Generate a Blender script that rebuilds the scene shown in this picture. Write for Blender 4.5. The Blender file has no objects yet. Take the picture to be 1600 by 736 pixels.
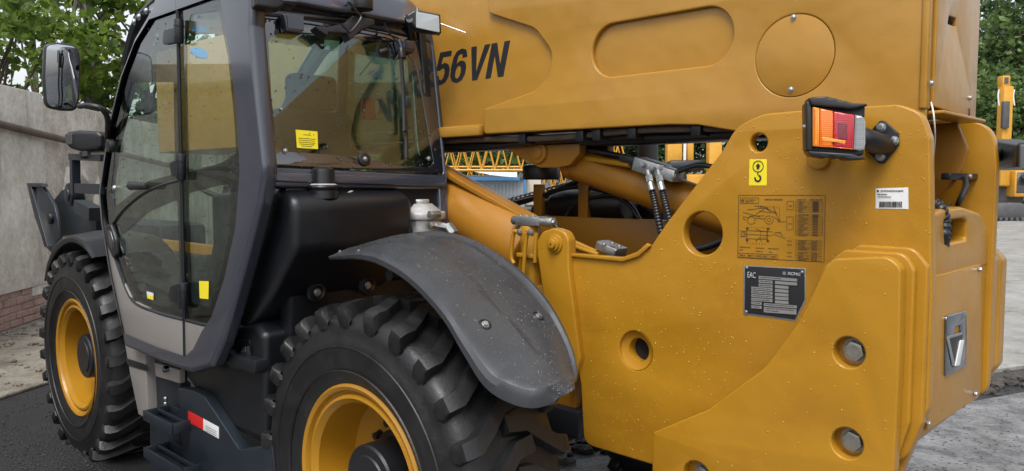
import bpy, bmesh, math, random
from mathutils import Vector, Matrix
from mathutils.geometry import delaunay_2d_cdt
R = math.radians
random.seed(7)
S = bpy.context.scene
COL = S.collection

# ---------------------------------------------------------------- camera
FPX, CAMH = 1218.0, 1.65
PITCH, YAW = math.atan(83 / FPX), R(43.6)
cam_d = bpy.data.cameras.new('camera')
cam = bpy.data.objects.new('camera', cam_d)
COL.objects.link(cam)
cam.location = (0, 0, CAMH)
cam.rotation_euler = (R(90) - PITCH, 0, YAW)
cam_d.sensor_width = 36
cam_d.lens = FPX / 1600 * 36
cam_d.clip_start = 0.05
cam_d.clip_end = 3000
S.camera = cam

# ---------------------------------------------------------------- sky and sun (overcast day)
SUN_EL, SUN_AZ = 58, 150          # degrees; azimuth measured from +Y towards +X
w = bpy.data.worlds.new('World')
S.world = w
w.use_nodes = True
nt = w.node_tree
bg = nt.nodes['Background']
sky = nt.nodes.new('ShaderNodeTexSky')
sky.sky_type = 'NISHITA'
sky.sun_disc = False
sky.sun_elevation = R(SUN_EL)
sky.sun_rotation = R(SUN_AZ)
sky.air_density = 1.0
sky.dust_density = 3.0
sky.ozone_density = 1.0
hs = nt.nodes.new('ShaderNodeHueSaturation')
hs.inputs['Saturation'].default_value = 0.22
nt.links.new(sky.outputs[0], hs.inputs['Color'])
nt.links.new(hs.outputs[0], bg.inputs[0])
bg.inputs[1].default_value = 0.14
sun_d = bpy.data.lights.new('sun', 'SUN')
sun = bpy.data.objects.new('sun', sun_d)
COL.objects.link(sun)
sun_d.energy = 1.3
sun_d.angle = R(25)
sun_d.color = (1.0, 0.97, 0.93)
sd = Vector((math.sin(R(SUN_AZ)) * math.cos(R(SUN_EL)), math.cos(R(SUN_AZ)) * math.cos(R(SUN_EL)), math.sin(R(SUN_EL))))
sun.rotation_euler = sd.to_track_quat('Z', 'Y').to_euler()
S.view_settings.view_transform = 'Standard'
S.view_settings.look = 'None'
S.view_settings.gamma = 1
S.view_settings.exposure = 0.8
S.cycles.max_bounces = 10
S.cycles.transparent_max_bounces = 24
S.cycles.caustics_reflective = False
S.cycles.caustics_refractive = False

# ---------------------------------------------------------------- measuring: a pixel of the photo seen on a real plane
_fw = (-math.sin(YAW), math.cos(YAW)); _rt = (math.cos(YAW), math.sin(YAW))
def P(px, py, X=None, Y=None, Z=None):
    u = (px - 800) / FPX; v = (368 - py) / FPX
    a = math.cos(PITCH) + v * math.sin(PITCH); z = -math.sin(PITCH) + v * math.cos(PITCH)
    r = (a * _fw[0] + u * _rt[0], a * _fw[1] + u * _rt[1], z)
    if X is not None: t = X / r[0]
    elif Y is not None: t = Y / r[1]
    else: t = (Z - CAMH) / r[2]
    return Vector((t * r[0], t * r[1], CAMH + t * r[2]))
def D(px, py, d):                 # a point d metres in front of the camera
    u = (px - 800) / FPX; v = (368 - py) / FPX
    a = math.cos(PITCH) + v * math.sin(PITCH); z = -math.sin(PITCH) + v * math.cos(PITCH)
    return Vector(((a * _fw[0] + u * _rt[0]) * d, (a * _fw[1] + u * _rt[1]) * d, CAMH + z * d))
def oy(pts, Y):                   # outline on a side plane -> (X, Z)
    out = []
    for p in pts:
        q = P(p[0], p[1], Y=Y); out.append((q.x, q.z) + tuple(p[2:]))
    return out
def ox(pts, X):                   # outline on a cross plane -> (Y, Z)
    out = []
    for p in pts:
        q = P(p[0], p[1], X=X); out.append((q.y, q.z) + tuple(p[2:]))
    return out

# ---------------------------------------------------------------- materials
def new_mat(name):
    m = bpy.data.materials.new(name); m.use_nodes = True
    return m, m.node_tree, m.node_tree.nodes['Principled BSDF']
def mat(name, col, rough=0.5, metal=0.0, var=0.0, vscale=4.0, bump=0.0, bscale=60.0, coat=0.0, rvar=0.0, dirt=None, dirt_amt=0.35, dscale=3.0, spec=None, wave=0.0):
    m, t, b = new_mat(name)
    b.inputs['Base Color'].default_value = (*col, 1)
    b.inputs['Roughness'].default_value = rough
    b.inputs['Metallic'].default_value = metal
    b.inputs['Coat Weight'].default_value = coat
    b.inputs['Coat Roughness'].default_value = 0.08
    if spec is not None: b.inputs['Specular IOR Level'].default_value = spec
    tc = t.nodes.new('ShaderNodeTexCoord')
    src = None
    if var > 0 or dirt:
        n = t.nodes.new('ShaderNodeTexNoise'); n.inputs['Scale'].default_value = vscale
        n.inputs['Detail'].default_value = 8; n.inputs['Roughness'].default_value = 0.65
        t.links.new(tc.outputs['Object'], n.inputs['Vector'])
        r = t.nodes.new('ShaderNodeMapRange')
        r.inputs[1].default_value = 0.3; r.inputs[2].default_value = 0.7
        r.inputs[3].default_value = 1 - var; r.inputs[4].default_value = 1 + var
        t.links.new(n.outputs[0], r.inputs[0])
        mx = t.nodes.new('ShaderNodeVectorMath'); mx.operation = 'SCALE'
        mx.inputs[0].default_value = col
        t.links.new(r.outputs[0], mx.inputs['Scale'])
        src = mx.outputs[0]
        if dirt:
            n2 = t.nodes.new('ShaderNodeTexNoise'); n2.inputs['Scale'].default_value = dscale
            n2.inputs['Detail'].default_value = 10; n2.inputs['Roughness'].default_value = 0.7
            t.links.new(tc.outputs['Object'], n2.inputs['Vector'])
            rr = t.nodes.new('ShaderNodeMapRange'); rr.inputs[1].default_value = 0.5; rr.inputs[2].default_value = 0.72
            rr.inputs[4].default_value = dirt_amt
            t.links.new(n2.outputs[0], rr.inputs[0])
            mm = t.nodes.new('ShaderNodeMix'); mm.data_type = 'RGBA'
            mm.inputs['B'].default_value = (*dirt, 1)
            t.links.new(rr.outputs[0], mm.inputs['Factor']); t.links.new(src, mm.inputs['A'])
            src = mm.outputs['Result']
        t.links.new(src, b.inputs['Base Color'])
        if rvar > 0:
            r2 = t.nodes.new('ShaderNodeMapRange'); r2.inputs[1].default_value = 0.3; r2.inputs[2].default_value = 0.7
            r2.inputs[3].default_value = max(0.02, rough - rvar); r2.inputs[4].default_value = min(1, rough + rvar)
            t.links.new(n.outputs[0], r2.inputs[0]); t.links.new(r2.outputs[0], b.inputs['Roughness'])
    if bump > 0:
        n3 = t.nodes.new('ShaderNodeTexNoise'); n3.inputs['Scale'].default_value = bscale
        n3.inputs['Detail'].default_value = 4
        t.links.new(tc.outputs['Object'], n3.inputs['Vector'])
        bp = t.nodes.new('ShaderNodeBump'); bp.inputs['Strength'].default_value = bump
        bp.inputs['Distance'].default_value = 0.01
        t.links.new(n3.outputs[0], bp.inputs['Height']); t.links.new(bp.outputs[0], b.inputs['Normal'])
        if wave > 0:
            n4 = t.nodes.new('ShaderNodeTexNoise'); n4.inputs['Scale'].default_value = 5; n4.inputs['Detail'].default_value = 2
            t.links.new(tc.outputs['Object'], n4.inputs['Vector'])
            b4 = t.nodes.new('ShaderNodeBump'); b4.inputs['Strength'].default_value = wave; b4.inputs['Distance'].default_value = 0.03
            t.links.new(n4.outputs[0], b4.inputs['Height']); t.links.new(b4.outputs[0], bp.inputs['Normal'])
    return m

M = {}
M['yellow'] = mat('yellow_paint', (0.385, 0.186, 0.012), 0.33, var=0.05, vscale=2.5, bump=0.06, bscale=220, coat=0.08, rvar=0.08, dirt=(0.30, 0.125, 0.012), dirt_amt=0.5, dscale=3.5, spec=0.4, wave=0.25)
M['yellow2'] = mat('yellow_paint_boom', (0.385, 0.197, 0.028), 0.31, var=0.04, vscale=1.5, bump=0.04, bscale=180, coat=0.06, rvar=0.07, dirt=(0.28, 0.13, 0.022), dirt_amt=0.45, dscale=2.2, spec=0.4, wave=0.3)
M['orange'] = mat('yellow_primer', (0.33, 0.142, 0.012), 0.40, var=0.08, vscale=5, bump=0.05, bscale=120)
M['seam'] = mat('seam_line', (0.25, 0.10, 0.01), 0.6)
M['frame'] = mat('cab_frame_paint', (0.036, 0.040, 0.056), 0.22, var=0.06, vscale=3, bump=0.03, bscale=150, coat=0.8)
M['blackpl'] = mat('black_plastic', (0.006, 0.0068, 0.009), 0.34, var=0.15, vscale=6, bump=0.12, bscale=320, rvar=0.08)
M['blackmt'] = mat('black_metal', (0.008, 0.009, 0.012), 0.40, var=0.1, vscale=6, bump=0.05, bscale=120)
M['bluemt'] = mat('dark_blue_grey_steel', (0.013, 0.018, 0.025), 0.36, var=0.12, vscale=4, bump=0.08, bscale=120, rvar=0.1)
M['fender'] = mat('grey_fender_plastic', (0.042, 0.045, 0.050), 0.30, var=0.12, vscale=9, bump=0.10, bscale=300, rvar=0.12, dirt=(0.055, 0.058, 0.062), dirt_amt=0.3, dscale=45)
M['rubber'] = mat('tyre_rubber', (0.008, 0.0085, 0.0094), 0.46, var=0.3, vscale=7, bump=0.12, bscale=90, rvar=0.16, dirt=(0.06, 0.055, 0.048), dirt_amt=0.3, dscale=5)
M['greige'] = mat('greige_paint', (0.225, 0.21, 0.198), 0.38, var=0.05, vscale=2, bump=0.05, bscale=200, coat=0.2)
M['steel'] = mat('zinc_steel', (0.42, 0.43, 0.43), 0.38, metal=0.85, var=0.12, vscale=20, bump=0.1, bscale=90)
M['bolt'] = mat('bolt_steel', (0.36, 0.35, 0.31), 0.42, metal=0.8, var=0.15, vscale=30)
M['alu'] = mat('cast_aluminium', (0.50, 0.50, 0.49), 0.45, metal=0.45, var=0.15, vscale=14, bump=0.2, bscale=60)
M['chrome'] = mat('polished_steel', (0.26, 0.28, 0.32), 0.16, metal=1.0, var=0.08, vscale=8)
M['frit'] = mat('window_black_border', (0.012, 0.013, 0.018), 0.06, var=0.0, spec=0.75)
M['hose'] = mat('hose_rubber', (0.014, 0.014, 0.016), 0.4, var=0.1, vscale=30)
M['sticker_y'] = mat('yellow_sticker', (0.80, 0.66, 0.02), 0.4)
M['sticker_w'] = mat('white_sticker', (0.68, 0.68, 0.68), 0.4)
M['ink'] = mat('print_ink', (0.015, 0.015, 0.018), 0.45)
M['inkbrown'] = mat('print_ink_brown', (0.085, 0.045, 0.012), 0.5)
M['platefill'] = mat('plate_fields', (0.30, 0.30, 0.29), 0.35, metal=0.3)
M['platesky'] = mat('plate_lettering', (0.45, 0.46, 0.48), 0.35)
M['red'] = mat('red_reflector', (0.55, 0.02, 0.02), 0.3)
M['white'] = mat('white_plastic', (0.7, 0.7, 0.7), 0.35)
M['frit'].node_tree.nodes['Principled BSDF'].inputs['IOR'].default_value = 2.0
M['seat'] = mat('seat_fabric', (0.02, 0.022, 0.026), 0.8, bump=0.3, bscale=200)
M['cream'] = mat('cream_card', (0.55, 0.50, 0.42), 0.6)
M['blue'] = mat('blue_sticker', (0.02, 0.22, 0.55), 0.4)
M['grille'] = mat('grille_metal', (0.05, 0.052, 0.055), 0.5)

def glass(name, tint, refl=1.0, rough=0.0):
    m, t, b = new_mat(name)
    t.nodes.remove(b)
    out = t.nodes['Material Output']
    tr = t.nodes.new('ShaderNodeBsdfTransparent'); tr.inputs[0].default_value = (*tint, 1)
    gl = t.nodes.new('ShaderNodeBsdfGlossy'); gl.inputs['Roughness'].default_value = rough
    gl.inputs['Color'].default_value = (0.95, 0.97, 1, 1)
    fr = t.nodes.new('ShaderNodeFresnel')
    ge = t.nodes.new('ShaderNodeNewGeometry'); mi = t.nodes.new('ShaderNodeMapRange')   # thin pane: same reflectance from both faces
    mi.inputs[3].default_value = 1.52; mi.inputs[4].default_value = 1 / 1.52
    t.links.new(ge.outputs['Backfacing'], mi.inputs[0]); t.links.new(mi.outputs[0], fr.inputs[0])
    ml = t.nodes.new('ShaderNodeMath'); ml.operation = 'MULTIPLY'; ml.inputs[1].default_value = refl
    mx = t.nodes.new('ShaderNodeMixShader')
    t.links.new(fr.outputs[0], ml.inputs[0]); t.links.new(ml.outputs[0], mx.inputs[0])
    t.links.new(tr.outputs[0], mx.inputs[1]); t.links.new(gl.outputs[0], mx.inputs[2])
    t.links.new(mx.outputs[0], out.inputs[0])
    return m
M['glass'] = glass('tinted_glass', (0.88, 0.96, 0.91), 1.2)
M['glass_rear'] = glass('rear_window_glass', (0.68, 0.83, 0.75), 2.1)
M['lens_clear'] = glass('clear_lens', (0.9, 0.9, 0.88), 1.5)
mm_, t_, b_ = new_mat('mirror_glass')
b_.inputs['Metallic'].default_value = 1; b_.inputs['Roughness'].default_value = 0.02; b_.inputs['Base Color'].default_value = (0.5, 0.52, 0.55, 1)
M['mirror'] = mm_
def lens(name, col):
    m, t, b = new_mat(name)
    b.inputs['Base Color'].default_value = (*col, 1); b.inputs['Roughness'].default_value = 0.12
    b.inputs['Transmission Weight'].default_value = 0.25; b.inputs['Coat Weight'].default_value = 0.6
    tc = t.nodes.new('ShaderNodeTexCoord'); wv = t.nodes.new('ShaderNodeTexWave')
    wv.inputs['Scale'].default_value = 60; wv.bands_direction = 'Z'
    bp = t.nodes.new('ShaderNodeBump'); bp.inputs['Strength'].default_value = 0.12; bp.inputs['Distance'].default_value = 0.002
    t.links.new(tc.outputs['Object'], wv.inputs['Vector']); t.links.new(wv.outputs['Fac'], bp.inputs['Height'])
    t.links.new(bp.outputs[0], b.inputs['Normal'])
    return m
M['lens_o'] = lens('orange_lens', (0.95, 0.22, 0.01))
M['lens_o2'] = lens('bright_orange_lens', (0.98, 0.34, 0.015))
M['lens_r2'] = lens('deep_red_lens', (0.22, 0.008, 0.03))
M['lens_r'] = lens('red_lens', (0.55, 0.012, 0.03))
M['lens_w'] = lens('clear_ribbed_lens', (0.46, 0.49, 0.51))
md, td, bd = new_mat('rain_drop')
bd.inputs['Base Color'].default_value = (0.46, 0.235, 0.028, 1); bd.inputs['Roughness'].default_value = 0.12
bd.inputs['Specular IOR Level'].default_value = 0.45
M['drop'] = md
md, td, bd = new_mat('rain_drop_dark')
bd.inputs['Base Color'].default_value = (0.05, 0.05, 0.055, 1); bd.inputs['Roughness'].default_value = 0.04
bd.inputs['Specular IOR Level'].default_value = 0.9
M['dropd'] = md

# ---------------------------------------------------------------- object helpers
WM = {}
def link(name, me, m=None, parent=None, W=None, label=None, **props):
    o = bpy.data.objects.new(name, me)
    COL.objects.link(o)
    W = W or Matrix.Identity(4)
    WM[o.name] = W
    if parent is not None:
        o.parent = parent
        o.matrix_parent_inverse = WM[parent.name].inverted()
    o.matrix_basis = W
    if m is not None and me is not None and not me.materials:
        me.materials.append(M[m] if isinstance(m, str) else m)
    if label: o['label'] = label
    for k, v in props.items(): o[k] = v
    return o
def thing(name, label, cat, loc=(0, 0, 0), group=None, rz=0):
    o = link(name, None, W=Matrix.Translation(loc) @ Matrix.Rotation(rz, 4, 'Z'), label=label, category=cat)
    if group: o['group'] = group
    return o
def finish(bm, angle=35, smooth=True, keep=False):
    bmesh.ops.recalc_face_normals(bm, faces=bm.faces)
    me = bpy.data.meshes.new('shape')
    bm.to_mesh(me); bm.free()
    if smooth and len(me.polygons):
        if not keep: me.polygons.foreach_set('use_smooth', [True] * len(me.polygons))
        me.set_sharp_from_angle(angle=R(angle))
    return me
def roundpoly(pts, r=0.0, seg=5):
    """(x, y[, radius]) corners -> outline with rounded corners"""
    out = []; n = len(pts)
    for i, p in enumerate(pts):
        rad = p[2] if len(p) > 2 else r
        b = Vector(p[:2]); a = Vector(pts[i - 1][:2]); c = Vector(pts[(i + 1) % n][:2])
        if rad <= 0: out.append(tuple(b)); continue
        u = a - b; v = c - b
        lu, lv = u.length, v.length
        if lu < 1e-6 or lv < 1e-6: continue
        u /= lu; v /= lv
        ang = math.acos(max(-1, min(1, u.dot(v))))
        if ang > 3.05: out.append(tuple(b)); continue
        d = min(rad / math.tan(ang / 2), lu * 0.48, lv * 0.48)
        p0 = b + u * d; p1 = b + v * d
        for k in range(seg + 1):
            t = k / seg
            q = p0 * (1 - t) ** 2 + b * 2 * t * (1 - t) + p1 * t * t
            out.append(tuple(q))
    return out
def clipz(poly, zmax):
    out = []
    for i in range(len(poly)):
        a_, b_ = poly[i - 1], poly[i]
        if (a_[1] > zmax) != (b_[1] > zmax):
            t = (zmax - a_[1]) / (b_[1] - a_[1]); out.append((a_[0] + (b_[0] - a_[0]) * t, zmax))
        if b_[1] <= zmax: out.append((b_[0], b_[1]))
    return out
def circ(x, y, r, n=28, ry=None):
    ry = ry or r
    return [(x + r * math.cos(2 * math.pi * k / n), y + ry * math.sin(2 * math.pi * k / n)) for k in range(n)]
def plate_mesh(outer, holes, thick, bevel=0.0, res=2):
    cu = bpy.data.curves.new('c', 'CURVE'); cu.dimensions = '2D'; cu.fill_mode = 'BOTH'
    bevel = min(bevel, thick * 0.49)
    cu.extrude = thick / 2 - bevel; cu.bevel_depth = bevel; cu.offset = -bevel; cu.bevel_resolution = res
    for pl in [outer] + list(holes):
        s = cu.splines.new('POLY'); s.points.add(len(pl) - 1)
        for i, p in enumerate(pl): s.points[i].co = (p[0], p[1], 0, 1)
        s.use_cyclic_u = True
    o = bpy.data.objects.new('tmp', cu); COL.objects.link(o)
    me = bpy.data.meshes.new_from_object(o)
    bpy.data.objects.remove(o); bpy.data.curves.remove(cu)
    bm = bmesh.new(); bm.from_mesh(me); bpy.data.meshes.remove(me)
    bmesh.ops.remove_doubles(bm, verts=bm.verts, dist=1e-5)
    bmesh.ops.dissolve_degenerate(bm, edges=bm.edges, dist=1e-5)
    for f in bm.faces:
        f.normal_update(); f.smooth = abs(f.normal.z) < .999
    return bm
def yplate(name, outer, Y, thick, m, parent, holes=(), bevel=0.004, r=0.0, res=2, label=None, angle=40, **kw):
    """plate facing the camera side (-Y); outer = (X, Z) outline; near face at Y"""
    bm = plate_mesh(roundpoly(outer, r), holes, thick, bevel, res)
    Mx = Matrix(((1, 0, 0, 0), (0, 0, -1, Y + thick / 2), (0, 1, 0, 0), (0, 0, 0, 1)))
    bm.transform(Mx)
    return link(name, finish(bm, angle, keep=True), m, parent, label=label, **kw)
def xplate(name, outer, X, thick, m, parent, holes=(), bevel=0.004, r=0.0, res=2, label=None, angle=40, **kw):
    """plate facing the rear (+X); outer = (Y, Z) outline; rear face at X"""
    bm = plate_mesh(roundpoly(outer, r), holes, thick, bevel, res)
    Mx = Matrix(((0, 0, 1, X - thick / 2), (1, 0, 0, 0), (0, 1, 0, 0), (0, 0, 0, 1)))
    bm.transform(Mx)
    return link(name, finish(bm, angle, keep=True), m, parent, label=label, **kw)
def add_box(bm, lo, hi, bevel=0.0, seg=2, rot=None, cen=None):
    lo, hi = Vector(lo), Vector(hi)
    c = (lo + hi) / 2; s = hi - lo
    Mx = Matrix.Translation(c) @ (rot.to_4x4() if rot is not None else Matrix.Identity(4)) @ Matrix.Diagonal((abs(s.x), abs(s.y), abs(s.z), 1))
    g = bmesh.ops.create_cube(bm, size=1, matrix=Mx)
    if bevel > 0:
        es = list({e for v in g['verts'] for e in v.link_edges})
        bmesh.ops.bevel(bm, geom=es, offset=bevel, segments=seg, affect='EDGES', profile=0.5, clamp_overlap=True)
def box(name, lo, hi, m, parent, bevel=0.004, seg=2, rot=None, label=None, **kw):
    bm = bmesh.new(); add_box(bm, lo, hi, bevel, seg, rot)
    for f in bm.faces: f.smooth = True
    for f in sorted(bm.faces, key=lambda f: -f.calc_area())[:6]: f.smooth = False
    return link(name, finish(bm, keep=True), m, parent, label=label, **kw)
def frame_of(d, up=None):
    d = d.normalized()
    up = up or (Vector((0, 0, 1)) if abs(d.z) < 0.95 else Vector((1, 0, 0)))
    x = up.cross(d).normalized(); y = d.cross(x)
    return Matrix((x, y, d)).transposed()
def add_cyl(bm, a, b, r, r2=None, n=20, bevel=0.0, caps=True):
    a, b = Vector(a), Vector(b); r2 = r if r2 is None else r2
    L = (b - a).length
    F = frame_of(b - a)
    prof = [(r, 0), (r2, L)]
    if bevel > 0: prof = [(r - bevel, 0), (r - bevel * .3, bevel * .3), (r, bevel), (r2, L - bevel), (r2 - bevel * .3, L - bevel * .3), (r2 - bevel, L)]
    rings = []
    for (rr, h) in prof:
        rings.append([bm.verts.new(a + F @ Vector((rr * math.cos(2 * math.pi * k / n), rr * math.sin(2 * math.pi * k / n), h))) for k in range(n)])
    for i in range(len(rings) - 1):
        for k in range(n):
            bm.faces.new((rings[i][k], rings[i][(k + 1) % n], rings[i + 1][(k + 1) % n], rings[i + 1][k]))
    if caps:
        bm.faces.new(rings[0][::-1]); bm.faces.new(rings[-1])
def cyl(name, a, b, r, m, parent, r2=None, n=24, bevel=0.0, label=None, **kw):
    bm = bmesh.new(); add_cyl(bm, a, b, r, r2, n, bevel)
    return link(name, finish(bm), m, parent, label=label, **kw)
def smooth_path(pts, sub=5):
    pts = [Vector(p) for p in pts]
    if len(pts) < 3: return pts
    P_ = [pts[0] * 2 - pts[1]] + pts + [pts[-1] * 2 - pts[-2]]
    out = []
    for i in range(1, len(P_) - 2):
        for k in range(sub):
            t = k / sub
            a, b, c, d = P_[i - 1:i + 3]
            out.append(0.5 * ((2 * b) + (c - a) * t + (2 * a - 5 * b + 4 * c - d) * t * t + (3 * b - a - 3 * c + d) * t ** 3))
    out.append(pts[-1]); return out
def add_tube(bm, pts, r, n=8, ribs=0.0, sect=None, up=None):
    """sweep; r float or list; sect = list of (x, y) cross-section for non-round"""
    pts = [Vector(p) for p in pts]
    rings = []
    prev = None
    for i, p in enumerate(pts):
        d = (pts[min(i + 1, len(pts) - 1)] - pts[max(i - 1, 0)])
        if up is not None: F = frame_of(d, Vector(up))
        else:
            d.normalize()
            if prev is None: F = frame_of(d)
            else:
                x = prev.col[0] - d * d.dot(prev.col[0]); x.normalize(); y = d.cross(x); F = Matrix((x, y, d)).transposed()
            prev = F
        rr = r[i] if isinstance(r, (list, tuple)) else r
        if ribs and i % 2: rr *= 1 - ribs
        if sect: ring = [bm.verts.new(p + F @ Vector((q[0] * rr, q[1] * rr, 0))) for q in sect]
        else: ring = [bm.verts.new(p + F @ Vector((rr * math.cos(2 * math.pi * k / n), rr * math.sin(2 * math.pi * k / n), 0))) for k in range(n)]
        rings.append(ring)
    m_ = len(rings[0])
    for i in range(len(rings) - 1):
        for k in range(m_):
            bm.faces.new((rings[i][k], rings[i][(k + 1) % m_], rings[i + 1][(k + 1) % m_], rings[i + 1][k]))
    bm.faces.new(rings[0][::-1]); bm.faces.new(rings[-1])
def tube(name, pts, r, m, parent, n=10, sub=5, label=None, sect=None, up=None, angle=40, **kw):
    bm = bmesh.new(); add_tube(bm, smooth_path(pts, sub) if sub > 1 else pts, r, n, sect=sect, up=up)
    return link(name, finish(bm, angle), m, parent, label=label, **kw)
def add_lathe(bm, prof, n=64, Mx=None):
    """prof = (r, y) about the Y axis"""
    rings = []
    for (r, y) in prof:
        rings.append([bm.verts.new(Vector((r * math.cos(2 * math.pi * k / n), y, r * math.sin(2 * math.pi * k / n)))) for k in range(n)])
    for i in range(len(rings) - 1):
        for k in range(n):
            bm.faces.new((rings[i][k], rings[i][(k + 1) % n], rings[i + 1][(k + 1) % n], rings[i + 1][k]))
    if Mx is not None: bmesh.ops.transform(bm, matrix=Mx, verts=[v for ring in rings for v in ring])
def inside(pt, poly):
    x, y = pt; c = False; n = len(poly)
    for i in range(n):
        x1, y1 = poly[i][:2]; x2, y2 = poly[i - 1][:2]
        if (y1 > y) != (y2 > y) and x < (x2 - x1) * (y - y1) / (y2 - y1) + x1: c = not c
    return c
# a hex bolt (axis = +Z of its own frame), shared mesh
def bolt_mesh(r, h, washer=True, n=6, dome=False):
    bm = bmesh.new()
    if washer: add_cyl(bm, (0, 0, 0), (0, 0, h * 0.15), r * 1.25, n=20)
    if dome:
        rings = [(r, h * .15), (r, h * .45), (r * .85, h * .75), (r * .5, h * .95), (0.001, h)]
        for i in range(len(rings) - 1): add_cyl(bm, (0, 0, rings[i][1]), (0, 0, rings[i + 1][1]), rings[i][0], rings[i + 1][0], n=14, caps=False)
    else:
        add_cyl(bm, (0, 0, h * 0.15), (0, 0, h), r, n=n, bevel=r * 0.10)
        add_cyl(bm, (0, 0, h), (0, 0, h * 1.04), r * 0.62, n=18)
    return finish(bm, 30)
BM_HEX = bolt_mesh(0.030, 0.022); BM_SM = bolt_mesh(0.0075, 0.008); BM_DOME = bolt_mesh(0.008, 0.008, dome=True); BM_MED = bolt_mesh(0.013, 0.012)
AX = {'-Y': Matrix.Rotation(R(90), 4, 'X'), '+X': Matrix.Rotation(R(90), 4, 'Y'), '+Z': Matrix.Identity(4)}
def bolt(pos, axis, parent, me=BM_SM, m='steel', spin=0.0, s=1.0, name='bolt', dirv=None, **kw):
    A = frame_of(Vector(dirv)).to_4x4() if dirv is not None else AX[axis]
    W = Matrix.Translation(pos) @ A @ Matrix.Rotation(spin, 4, 'Z') @ Matrix.Scale(s, 4)
    return link(name, me, m, parent, W=W, **kw)
def drops(name, parent, n, sampler, rmin, rmax, m='drop', flat=0.45, sag=1.25):
    """rain drops: low domes; sampler() -> (point, normal)"""
    bm = bmesh.new()
    for _ in range(n):
        s = sampler()
        if s is None: continue
        p, nr = s
        r = rmin + (rmax - rmin) * random.random() ** 3
        F = frame_of(nr, Vector((0, 0, 1)) if abs(nr.z) < 0.9 else Vector((1, 0, 0)))
        v0 = [bm.verts.new(p + F @ Vector((r * math.cos(k * 1.0472), r * sag * math.sin(k * 1.0472), -0.0003))) for k in range(6)]
        v1 = [bm.verts.new(p + F @ Vector((.68 * r * math.cos(k * 1.0472), .68 * r * sag * math.sin(k * 1.0472), r * flat * .75))) for k in range(6)]
        tp = bm.verts.new(p + F @ Vector((0, 0, r * flat)))
        for k in range(6):
            j = (k + 1) % 6
            bm.faces.new((v0[k], v0[j], v1[j], v1[k])); bm.faces.new((v1[k], v1[j], tp))
    return link(name, finish(bm, 80), m, parent, kind='stuff')
def poly_sampler(poly, fn, normal, avoid=()):
    xs = [p[0] for p in poly]; ys = [p[1] for p in poly]
    def f():
        for _ in range(12):
            q = (random.uniform(min(xs), max(xs)), random.uniform(min(ys), max(ys)))
            if inside(q, poly) and not any(inside(q, a) for a in avoid): return fn(q), Vector(normal)
        return None
    return f
def text_mesh(body, size, shear=0.0, bold=0.0, extrude=0.0006, spacing=1.0, sx=1.0):
    cu = bpy.data.curves.new('t', 'FONT'); cu.body = body; cu.size = size; cu.shear = shear; cu.offset = bold
    cu.extrude = extrude; cu.space_character = spacing
    o = bpy.data.objects.new('tmp', cu); COL.objects.link(o)
    me = bpy.data.meshes.new_from_object(o)
    bpy.data.objects.remove(o); bpy.data.curves.remove(cu)
    me.transform(Matrix.Diagonal((sx, 1, 1, 1)))
    return me
def ytext(name, body, x, z, Y, h, m, parent, width=None, **kw):
    me = text_mesh(body, h * 1.4, **kw)
    xs = [v.co.x for v in me.vertices]; ys = [v.co.y for v in me.vertices]
    sx = (width / (max(xs) - min(xs))) if width else 1
    me.transform(Matrix.Translation((-min(xs), -min(ys), 0)))
    me.transform(Matrix.Diagonal((sx, h / (max(ys) - min(ys)), 1, 1)))
    W = Matrix(((1, 0, 0, x), (0, 0, -1, Y), (0, 1, 0, z), (0, 0, 0, 1)))
    return link(name, me, m, parent, W=W)

# ================================================================= THE SETTING
def gmat_asphalt():
    m, t, b = new_mat('wet_asphalt')
    tc = t.nodes.new('ShaderNodeTexCoord')
    n1 = t.nodes.new('ShaderNodeTexNoise'); n1.inputs['Scale'].default_value = 0.9; n1.inputs['Detail'].default_value = 9
    n2 = t.nodes.new('ShaderNodeTexVoronoi'); n2.inputs['Scale'].default_value = 70
    n3 = t.nodes.new('ShaderNodeTexNoise'); n3.inputs['Scale'].default_value = 60; n3.inputs['Detail'].default_value = 6
    for n in (n1, n2, n3): t.links.new(tc.outputs['Object'], n.inputs['Vector'])
    cr = t.nodes.new('ShaderNodeValToRGB')
    cr.color_ramp.elements[0].position = 0.35; cr.color_ramp.elements[0].color = (0.014, 0.014, 0.0155, 1)
    cr.color_ramp.elements[1].position = 0.75; cr.color_ramp.elements[1].color = (0.028, 0.028, 0.029, 1)
    t.links.new(n3.outputs[0], cr.inputs[0])
    t.links.new(cr.outputs[0], b.inputs['Base Color'])
    rr = t.nodes.new('ShaderNodeMapRange'); rr.inputs[1].default_value = .4; rr.inputs[2].default_value = .65; rr.inputs[3].default_value = .35; rr.inputs[4].default_value = .75
    t.links.new(n1.outputs[0], rr.inputs[0]); t.links.new(rr.outputs[0], b.inputs['Roughness'])
    bp = t.nodes.new('ShaderNodeBump'); bp.inputs['Strength'].default_value = 0.7; bp.inputs['Distance'].default_value = 0.012
    ad = t.nodes.new('ShaderNodeMath'); t.links.new(n2.outputs[0], ad.inputs[0]); t.links.new(n3.outputs[0], ad.inputs[1])
    t.links.new(ad.outputs[0], bp.inputs['Height']); t.links.new(bp.outputs[0], b.inputs['Normal'])
    return m
M['asphalt'] = gmat_asphalt()
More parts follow.
